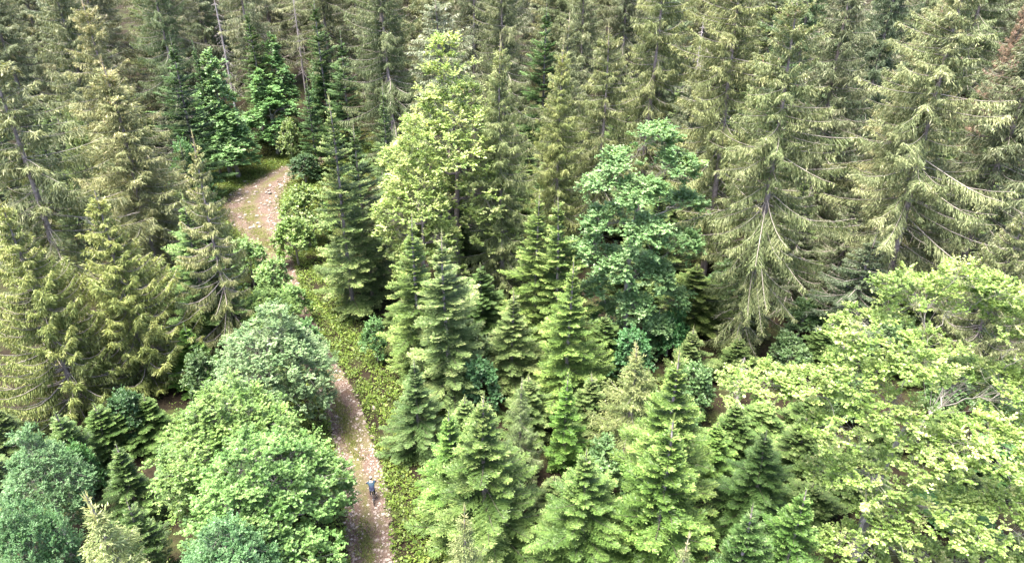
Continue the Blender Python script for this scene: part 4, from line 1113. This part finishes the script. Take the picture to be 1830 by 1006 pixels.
    ('spruce_mid_b', 11.8, 81.6, 9.5, 3.41, -0.0, (0.82, 0.87, 0.82), 'half-hidden shaded spruce behind the tall blue-green maple', False),
]
for pn, x, y, h, w, turn, tint, label, far in OTHERS:
    plant_at(pn, x, y, h, w, turn, tint, label, 'far trees closing the forest along the top' if far else 'shaded understorey in the gaps')


# ------------------------------------------------------------------ ground vegetation and stones
def in_view_points(rng, n, xr, yr):
    return rng.uniform(xr[0], xr[1], n), rng.uniform(yr[0], yr[1], n)


def ground_cover():
    rng = np.random.default_rng(5)
    # leafy herbs on the verges: dense beside the track, thin in the forest
    x, y = in_view_points(rng, 560000, (-62, 40), (22, 112))
    d = road_dist(x, y)
    w = road_width(y)
    e = d - w
    nz = hnoise(x * 6, y * 6) + 0.6 * np.sin(x * 2.3 + 1.1) * np.sin(y * 1.9 + 0.5 * x)
    prob = np.where(e < -0.15, 0.0, np.maximum(np.exp(-np.clip(e - 2.6, 0, 99) / 1.6), 0.03))
    prob *= np.clip(0.65 + 0.7 * nz, 0.04, 1)
    keep = rng.random(len(x)) < prob
    x, y = x[keep], y[keep]
    z = ground_z(x, y)
    n = len(x)
    B = Buf()
    for k in range(4):
        a = rng.uniform(0, 6.28, n)
        tilt = rng.uniform(0.15, 0.9, n)
        D = np.column_stack([np.cos(a), np.sin(a), tilt])
        P = np.column_stack([x + rng.normal(0, 0.10, n), y + rng.normal(0, 0.10, n), z + rng.uniform(-0.02, 0.30, n)])
        L = rng.uniform(0.055, 0.16, n) * (1.0 + 1.2 * (rng.random(n) < 0.12))
        B.leaves(P, D, UP + rng.normal(0, 0.4, (n, 3)), L, L * 0.32, np.clip(rng.normal(0.4, 0.22, n), 0, 1), 0.2)
    m = foliage_mat('verge_herbs', [(0.0, (0.050, 0.090, 0.014)), (0.5, (0.110, 0.165, 0.028)), (0.85, (0.19, 0.23, 0.05)), (1.0, (0.28, 0.28, 0.10))], 0.3, 0.8)
    o = link('undergrowth', B.mesh('undergrowth', m), kind='stuff', label='leafy yellow-green herbs and moss carpeting the track verges', category='undergrowth')
    o['tint'] = (1.0, 1.0, 1.0)
    # grass of the clearing behind the bend and the strip between the ruts
    x, y = in_view_points(rng, 70000, (-56, -20), (70, 116))
    d = road_dist(x, y)
    e = d - road_width(y)
    keep = (e > -0.5 - 1.6 * (rng.random(len(x)) ** 3) * (road_width(y) > 2.2)) & (e < 16) & (rng.random(len(x)) < np.where(y > 84, np.exp(-np.clip(e - 12, 0, 9)), np.exp(-np.clip(e - 4, 0, 9))))
    x, y = x[keep], y[keep]
    i = rng.integers(0, len(ROADC) * 7 // 10, 5000)
    T = unit(np.gradient(ROADC, axis=0))
    off = rng.normal(-0.12, 0.16, 5000) * road_width(ROADC[i, 1])
    xs = ROADC[i, 0] + T[i, 1] * off + rng.normal(0, 0.3, 5000)
    ys = ROADC[i, 1] - T[i, 0] * off + rng.normal(0, 0.3, 5000)
    kk = hnoise(xs * 5, ys * 5) > -0.05
    x, y = np.concatenate([x, xs[kk]]), np.concatenate([y, ys[kk]])
    n = len(x)
    z = ground_z(x, y) + 0.02
    B = Buf()
    for k in range(3):
        D = np.column_stack([rng.normal(0, 0.5, n), rng.normal(0, 0.5, n), np.ones(n)])
        P = np.column_stack([x + rng.normal(0, 0.08, n), y + rng.normal(0, 0.08, n), z])
        B.leaves(P, D, rng.normal(0, 1, (n, 3)), rng.uniform(0.10, 0.28, n), np.full(n, 0.022), np.clip(rng.normal(0.5, 0.2, n), 0, 1))
    m = foliage_mat('meadow_grass', [(0.0, (0.09, 0.13, 0.025)), (0.6, (0.17, 0.20, 0.055)), (1.0, (0.33, 0.31, 0.14))], 0.3, 0.6)
    o = link('grass', B.mesh('grass', m), kind='stuff', label='short sunlit grass of the clearing and the strip between the ruts', category='grass')
    o['tint'] = (1.0, 1.0, 1.0)


ground_cover()


def stone_mesh(seed, name='stone'):
    import bmesh
    rng = np.random.default_rng(seed)
    bm = bmesh.new()
    bmesh.ops.create_icosphere(bm, subdivisions=2, radius=0.5)
    ax = unit(rng.normal(0, 1, (7, 3)))
    cut = rng.uniform(0.28, 0.44, 7)
    for v in bm.verts:
        p = np.array(v.co)
        for a, c in zip(ax, cut):
            dd = p @ a
            if dd > c:
                p = p - a * (dd - c)
        p = p * (1 + 0.06 * rng.normal())
        v.co = p * np.array([1.0, 0.8, 0.6])
    me = bpy.data.meshes.new(name)
    bm.to_mesh(me)
    bm.free()
    me.materials.append(M['stone'])
    return me


STONES = [stone_mesh(s) for s in (1, 2, 3, 4, 5)]
rs = np.random.default_rng(9)


def add_stone(x, y, s, label, group):
    o = link('stone', STONES[int(rs.integers(0, 5))])
    o.location = (x, y, float(ground_z(np.float64(x), np.float64(y))) + 0.04 + 0.10 * s)
    o.scale = (s, s * rs.uniform(0.7, 1.1), s * rs.uniform(0.7, 1.0))
    o.rotation_euler = (rs.uniform(-0.3, 0.3), rs.uniform(-0.3, 0.3), rs.uniform(0, 6.28))
    o['label'], o['category'], o['group'] = label, 'stone', group


for i in range(90):
    px = rs.uniform(405, 515)
    py = rs.uniform(298, 415)
    x, y = on_ground(px, py)
    if road_dist(x, y)[0] > road_width(y) + 0.6:
        continue
    add_stone(x, y, rs.uniform(0.28, 0.75), 'pale limestone lump scattered over the stony bend of the track', 'loose stones on the stony bend')
for px, py, s, lab in [(668, 731, 0.55, 'white rock lying alone on the mossy verge beside the firs'), (575, 486, 0.4, 'small white rock on the upper verge below the twin firs'),
                       (648, 955, 0.28, 'loose stone between the ruts just behind the cyclist'), (630, 912, 0.25, 'loose stone at the grassy inner rut beside the maple')]:
    x, y = on_ground(px, py)
    add_stone(x, y, s, lab, 'loose stones')


def gravel():
    rng = np.random.default_rng(19)
    i = rng.integers(0, len(ROADC), 9000)
    T = unit(np.gradient(ROADC, axis=0))
    u = rng.uniform(-1.08, 1.08, 9000)
    off = u * road_width(ROADC[i, 1])
    x = ROADC[i, 0] + T[i, 1] * off + rng.normal(0, 0.5, 9000)
    y = ROADC[i, 1] - T[i, 0] * off + rng.normal(0, 0.5, 9000)
    keep = (road_dist(x, y) < road_width(y) * 1.05) & (rng.random(9000) < 0.35 + 0.65 * np.abs(u))
    x, y = x[keep], y[keep]
    n = len(x)
    z = ground_z(x, y) + 0.045
    s = rng.gamma(2.2, 0.022, n) + 0.02
    base = np.array([[1, 0, 0], [0.2, 0.9, 0.1], [-0.9, 0.2, 0], [0.1, -0.8, 0.05], [0.1, 0.1, 0.6], [0.3, 0.3, 0.5]], float)
    V = base[None] * s[:, None, None]
    a = rng.uniform(0, 6.28, n)
    ca, sa = np.cos(a)[:, None], np.sin(a)[:, None]
    W = np.stack([V[..., 0] * ca - V[..., 1] * sa + x[:, None], V[..., 0] * sa + V[..., 1] * ca + y[:, None], V[..., 2] + z[:, None]], -1)
    q = np.array([[0, 1, 5, 4], [1, 2, 4, 5], [2, 3, 4, 4], [3, 0, 4, 4]])[:, :]
    q = np.array([[0, 1, 5, 4], [1, 2, 4, 5], [2, 3, 0, 4]])
    Q = (q[None] + (np.arange(n) * 6)[:, None, None]).reshape(-1, 4)
    B = Buf()
    B.add(W.reshape(-1, 3), Q)
    link('gravel', B.mesh('gravel', M['stone']), kind='stuff', label='loose pinkish grey gravel strewn along the track', category='gravel')


gravel()


# ------------------------------------------------------------------ cyclist and bicycle
def plain(name, col, rough=0.6, metal=0.0, var=0.15):
    return simple_mat(name, [(0.3, tuple(c * (1 - var) for c in col)), (0.7, tuple(c * (1 + var) for c in col))], 14.0, rough, 0, 0.4, metal=metal)


MB = dict(tyre=plain('tyre_rubber', (0.02, 0.02, 0.02), 0.8), frame=plain('bike_paint', (0.045, 0.02, 0.035), 0.35), metal=plain('bike_metal', (0.35, 0.35, 0.36), 0.35, 0.9), black=plain('black_plastic', (0.02, 0.02, 0.022), 0.5),
          skin=plain('skin', (0.45, 0.28, 0.21), 0.6), jacket=None, trousers=plain('trousers', (0.010, 0.010, 0.014), 0.85), shoe=plain('shoe', (0.04, 0.035, 0.035), 0.7), helmet=plain('helmet_shell', (0.26, 0.24, 0.22), 0.5),
          hem=plain('shirt_hem', (0.10, 0.10, 0.17), 0.8), glove=plain('glove_cloth', (0.05, 0.05, 0.06), 0.8), hair=plain('hair', (0.03, 0.02, 0.015), 0.7))


def jacket_mat():
    m, nt, out = nodes_of('jacket')
    tc = nt.nodes.new('ShaderNodeTexCoord')
    sx = nt.nodes.new('ShaderNodeSeparateXYZ')
    nt.links.new(tc.outputs['Object'], sx.inputs[0])
    mr = nt.nodes.new('ShaderNodeMapRange')
    mr.inputs['From Min'].default_value, mr.inputs['From Max'].default_value = 0.95, 1.45
    nt.links.new(sx.outputs['Z'], mr.inputs['Value'])
    col = ramp(nt, mr.outputs[0], [(0.0, (0.010, 0.013, 0.040)), (0.6, (0.011, 0.018, 0.050)), (0.75, (0.008, 0.028, 0.052)), (1.0, (0.010, 0.034, 0.055))])
    p = nt.nodes.new('ShaderNodeBsdfPrincipled')
    p.inputs['Roughness'].default_value = 0.75
    nt.links.new(col, p.inputs['Base Color'])
    nt.links.new(p.outputs[0], out.inputs['Surface'])
    return m


MB['jacket'] = jacket_mat()


def tube_obj(name, paths, mat, parent, sides=8):
    B = Buf()
    for pts, rr in paths:
        pts = np.array(pts, float)
        B.tube(pts, np.full(len(pts), rr) if np.isscalar(rr) else rr, sides)
    return link(name, B.mesh(name, mat, True), parent)


def torus_pts(c, r, n=28):
    a = np.linspace(0, 2 * np.pi, n + 1)
    return np.column_stack([np.full(n + 1, c[0]), c[1] + r * np.cos(a), c[2] + r * np.sin(a)])


def bicycle(loc, heading):
    e = bpy.data.objects.new('bicycle', None)
    C.objects.link(e)
    e.location = loc
    e.rotation_euler = (0, 0, heading)
    e['label'], e['category'] = 'dark mountain bike ridden away along the stony track', 'bicycle'
    RW, FW, rw = np.array([0, -0.55, 0.36]), np.array([0, 0.58, 0.36]), 0.335
    for c in (RW, FW):
        t = tube_obj('wheel', [(torus_pts(c, rw - 0.035), 0.012)], MB['metal'], e, 6)
        tube_obj('tyre', [(torus_pts(c, rw), 0.03)], MB['tyre'], t, 8)
        tube_obj('spokes', [([c, c + np.array([0, math.cos(a) * (rw - 0.04), math.sin(a) * (rw - 0.04)])], 0.003) for a in np.arange(16) * 2 * np.pi / 16], MB['metal'], t, 3)
        tube_obj('hub', [([c + [-0.06, 0, 0], c + [0.06, 0, 0]], 0.022)], MB['metal'], t, 8)
    bb, st, hd, hd2 = [0, -0.12, 0.34], [0, -0.30, 0.82], [0, 0.38, 0.92], [0, 0.42, 0.78]
    tube_obj('frame', [([bb, st], 0.018), ([st, hd], 0.020), ([bb, hd2], 0.024), ([hd2, hd], 0.024), ([[-0.05, -0.12, 0.34], [-0.06, -0.55, 0.36]], 0.011), ([[0.05, -0.12, 0.34], [0.06, -0.55, 0.36]], 0.011),
                       ([[-0.03, -0.29, 0.78], [-0.06, -0.55, 0.36]], 0.009), ([[0.03, -0.29, 0.78], [0.06, -0.55, 0.36]], 0.009)], MB['frame'], e)
    tube_obj('fork', [([hd2, [0, 0.44, 0.70]], 0.022), ([[-0.055, 0.44, 0.70], [-0.055, 0.58, 0.36]], 0.016), ([[0.055, 0.44, 0.70], [0.055, 0.58, 0.36]], 0.016), ([[-0.06, 0.44, 0.70], [0.06, 0.44, 0.70]], 0.018)], MB['black'], e)
    hb = tube_obj('handlebar', [([[-0.37, 0.36, 1.03], [-0.15, 0.42, 1.01], [0, 0.44, 0.99], [0.15, 0.42, 1.01], [0.37, 0.36, 1.03]], 0.014), ([[0, 0.38, 0.92], [0, 0.37, 0.97], [0, 0.44, 0.99]], 0.018)], MB['black'], e)
    for s in (-1, 1):
        tube_obj('grip', [([[s * 0.27, 0.388, 1.022], [s * 0.38, 0.358, 1.031]], 0.018)], MB['tyre'], hb)
    tube_obj('seat_post', [([[0, -0.30, 0.80], [0, -0.335, 0.93]], 0.014)], MB['metal'], e)
    sd = Buf()
    pr = [(-0.47, 0.075, 0.02), (-0.42, 0.085, 0.03), (-0.34, 0.06, 0.028), (-0.24, 0.028, 0.02), (-0.20, 0.016, 0.012)]
    ang = np.arange(10) * 2 * np.pi / 10
    V = np.concatenate([np.column_stack([w * np.cos(ang), np.full(10, yy), 0.955 + h * np.sin(ang)]) for yy, w, h in pr])
    i = np.arange(4)[:, None] * 10
    j = np.arange(10)[None]
    sd.add(V, np.stack([i + j, i + (j + 1) % 10, i + 10 + (j + 1) % 10, i + 10 + j], -1).reshape(-1, 4))
    link('saddle', sd.mesh('saddle', MB['black'], True), e)
    cr = tube_obj('crank', [([[-0.08, -0.12, 0.34], [0.08, -0.12, 0.34]], 0.02), ([[0.085, -0.12, 0.34], [0.085, 0.03, 0.25]], 0.011), ([[-0.085, -0.12, 0.34], [-0.085, -0.27, 0.43]], 0.011)], MB['metal'], e)
    tube_obj('chainring', [(torus_pts((0.07, -0.12, 0.34), 0.085, 20), 0.006)], MB['metal'], e, 4)
    for s, y, z in ((1, 0.03, 0.25), (-1, -0.27, 0.43)):
        tube_obj('pedal', [([[s * 0.09, y, z], [s * 0.19, y, z]], 0.022)], MB['black'], cr, 4)
    return e


def person(loc, heading):
    e = bpy.data.objects.new('person', None)
    C.objects.link(e)
    e.location = loc
    e.rotation_euler = (0, 0, heading)
    e['label'], e['category'] = 'cyclist in dark blue jacket and pale helmet riding away along the track', 'person'
    J = dict(pelvis=(0, -0.34, 1.02), waist=(0, -0.26, 1.14), chest=(0, -0.10, 1.32), sh=(0, -0.01, 1.43), neck=(0, 0.07, 1.51), head=(0, 0.12, 1.60), crown=(0, 0.13, 1.70),
             ls=(-0.19, 0.0, 1.40), rs=(0.19, 0.0, 1.40), le=(-0.28, 0.15, 1.19), re=(0.28, 0.15, 1.19), lw=(-0.33, 0.34, 1.075), rw=(0.33, 0.34, 1.075), lh=(-0.325, 0.39, 1.055), rh=(0.325, 0.39, 1.055),
             lhip=(-0.10, -0.32, 0.98), rhip=(0.10, -0.32, 0.98), lk=(-0.14, 0.06, 0.86), rk=(0.13, 0.02, 0.69), la=(-0.13, -0.26, 0.55), ra=(0.13, -0.02, 0.35), lt=(-0.13, -0.17, 0.475), rt=(0.13, 0.10, 0.29))
    rad = dict(pelvis=.155, waist=.145, chest=.175, sh=.13, neck=.06, head=.085, crown=.06, ls=.085, rs=.085, le=.05, re=.05, lw=.034, rw=.034, lh=.036, rh=.036, lhip=.10, rhip=.10, lk=.068, rk=.068, la=.044, ra=.044, lt=.04, rt=.04)
    E = [('pelvis', 'waist'), ('waist', 'chest'), ('chest', 'sh'), ('sh', 'neck'), ('neck', 'head'), ('head', 'crown'), ('chest', 'ls'), ('chest', 'rs'), ('ls', 'le'), ('rs', 're'), ('le', 'lw'), ('re', 'rw'), ('lw', 'lh'), ('rw', 'rh'),
         ('pelvis', 'lhip'), ('pelvis', 'rhip'), ('lhip', 'lk'), ('rhip', 'rk'), ('lk', 'la'), ('rk', 'ra'), ('la', 'lt'), ('ra', 'rt')]
    names = list(J)
    me = bpy.data.meshes.new('body')
    me.from_pydata([J[n] for n in names], [(names.index(a), names.index(b)) for a, b in E], [])
    o = link('body', me, e)
    o.modifiers.new('skin', 'SKIN').use_smooth_shade = True
    for i, n in enumerate(names):
        sv = me.skin_vertices[0].data[i]
        sv.radius = (rad[n], rad[n])
        sv.use_root = n == 'pelvis'
    ss = o.modifiers.new('sub', 'SUBSURF')
    ss.levels = ss.render_levels = 2
    dg = bpy.context.evaluated_depsgraph_get()
    m2 = bpy.data.meshes.new_from_object(o.evaluated_get(dg))
    o.modifiers.clear()
    o.data = m2
    m2.materials.clear()
    for k in ('jacket', 'trousers', 'skin', 'shoe', 'hem'):
        m2.materials.append(MB[k])
    for p in m2.polygons:
        c = p.center
        if c.z > 1.475 and abs(c.x) < 0.14:
            k = 2
        elif c.y > 0.28 and c.z > 0.95:
            k = 2
        elif c.z < 0.6 and ((c.x > 0 and c.z < 0.36) or (c.x < 0 and 0.44 < c.z < 0.54 and c.y > -0.30)):
            k = 3
        elif c.z > 1.06:
            k = 0
        elif c.z > 0.985 and c.y < -0.2:
            k = 4
        else:
            k = 1
        p.material_index = k
        p.use_smooth = True
    # hands: palm and five curled fingers round each grip
    for s in (-1, 1):
        paths = [([[s * 0.328, 0.33, 1.075], [s * 0.325, 0.375, 1.062], [s * 0.322, 0.40, 1.045]], [0.034, 0.040, 0.030])]
        for q in range(4):
            x = s * (0.292 + 0.024 * q)
            ll = (0.9, 1.0, 0.95, 0.8)[q]
            paths.append(([[x, 0.385, 1.062], [x, 0.385 + 0.030 * ll, 1.050], [x, 0.385 + 0.032 * ll, 1.018], [x, 0.385 + 0.004, 1.000]], [0.011, 0.010, 0.009, 0.008]))
        paths.append(([[s * 0.295, 0.365, 1.058], [s * 0.272, 0.375, 1.040], [s * 0.268, 0.39, 1.010]], [0.012, 0.011, 0.009]))
        tube_obj('glove', paths, MB['glove'], e, 6)
    # helmet shell with ribs and a peak
    import bmesh
    bm = bmesh.new()
    bmesh.ops.create_uvsphere(bm, u_segments=20, v_segments=12, radius=1.0)
    bmesh.ops.delete(bm, geom=[v for v in bm.verts if v.co.z < -0.12], context='VERTS')
    for v in bm.verts:
        rib = 1 + 0.05 * math.cos(v.co.x * 14)
        v.co = (v.co.x * 0.105 * rib, 0.125 + v.co.y * 0.14, 1.655 + v.co.z * 0.115 * rib - 0.05 * v.co.y)
    hm = bpy.data.meshes.new('helmet')
    bm.to_mesh(hm)
    bm.free()
    hm.materials.append(MB['helmet'])
    for p in hm.polygons:
        p.use_smooth = True
    h = link('helmet', hm, e)
    sol = h.modifiers.new('thick', 'SOLIDIFY')
    sol.thickness = 0.018
    tube_obj('hair', [([[0, 0.055, 1.66], [0, 0.04, 1.60], [0, 0.05, 1.54]], [0.08, 0.075, 0.05])], MB['hair'], e, 10)
    # face: nose, brows and ears, turned away from the camera
    tube_obj('nose', [([[0, 0.205, 1.615], [0, 0.228, 1.585], [0, 0.205, 1.575]], [0.008, 0.016, 0.010])], MB['skin'], e, 6)
    for s in (-1, 1):
        tube_obj('ear', [([[s * 0.088, 0.105, 1.62], [s * 0.096, 0.098, 1.59], [s * 0.086, 0.105, 1.565]], [0.010, 0.018, 0.008])], MB['skin'], e, 6)
        tube_obj('eye', [([[s * 0.032, 0.196, 1.622], [s * 0.032, 0.206, 1.622]], [0.012, 0.004])], MB['black'], e, 6)
    tube_obj('mouth', [([[-0.025, 0.190, 1.545], [0, 0.200, 1.545], [0.025, 0.190, 1.545]], 0.005)], MB['skin'], e, 5)
    return e


cx, cyy = on_ground(669, 905)
i0 = int(np.argmin(np.hypot(ROADC[:, 0] - cx, ROADC[:, 1] - cyy)))
tx, ty = ROADC[i0 + 6] - ROADC[i0 - 6]
head = math.atan2(ty, tx) - math.pi / 2
fwd = np.array([math.cos(head + math.pi / 2), math.sin(head + math.pi / 2)])
bx, by = cx + fwd[0] * 0.8, cyy + fwd[1] * 0.8
gz = float(ground_z(np.float64(bx), np.float64(by))) + 0.035
bicycle((bx, by, gz), head)
person((bx, by, gz), head)

tri = sum(sum(len(p.vertices) - 2 for p in me.polygons) if len(me.polygons) < 5000 else 2 * len(me.polygons) for me in bpy.data.meshes)
print('TRIANGLES', tri, 'OBJECTS', len(scene.objects))
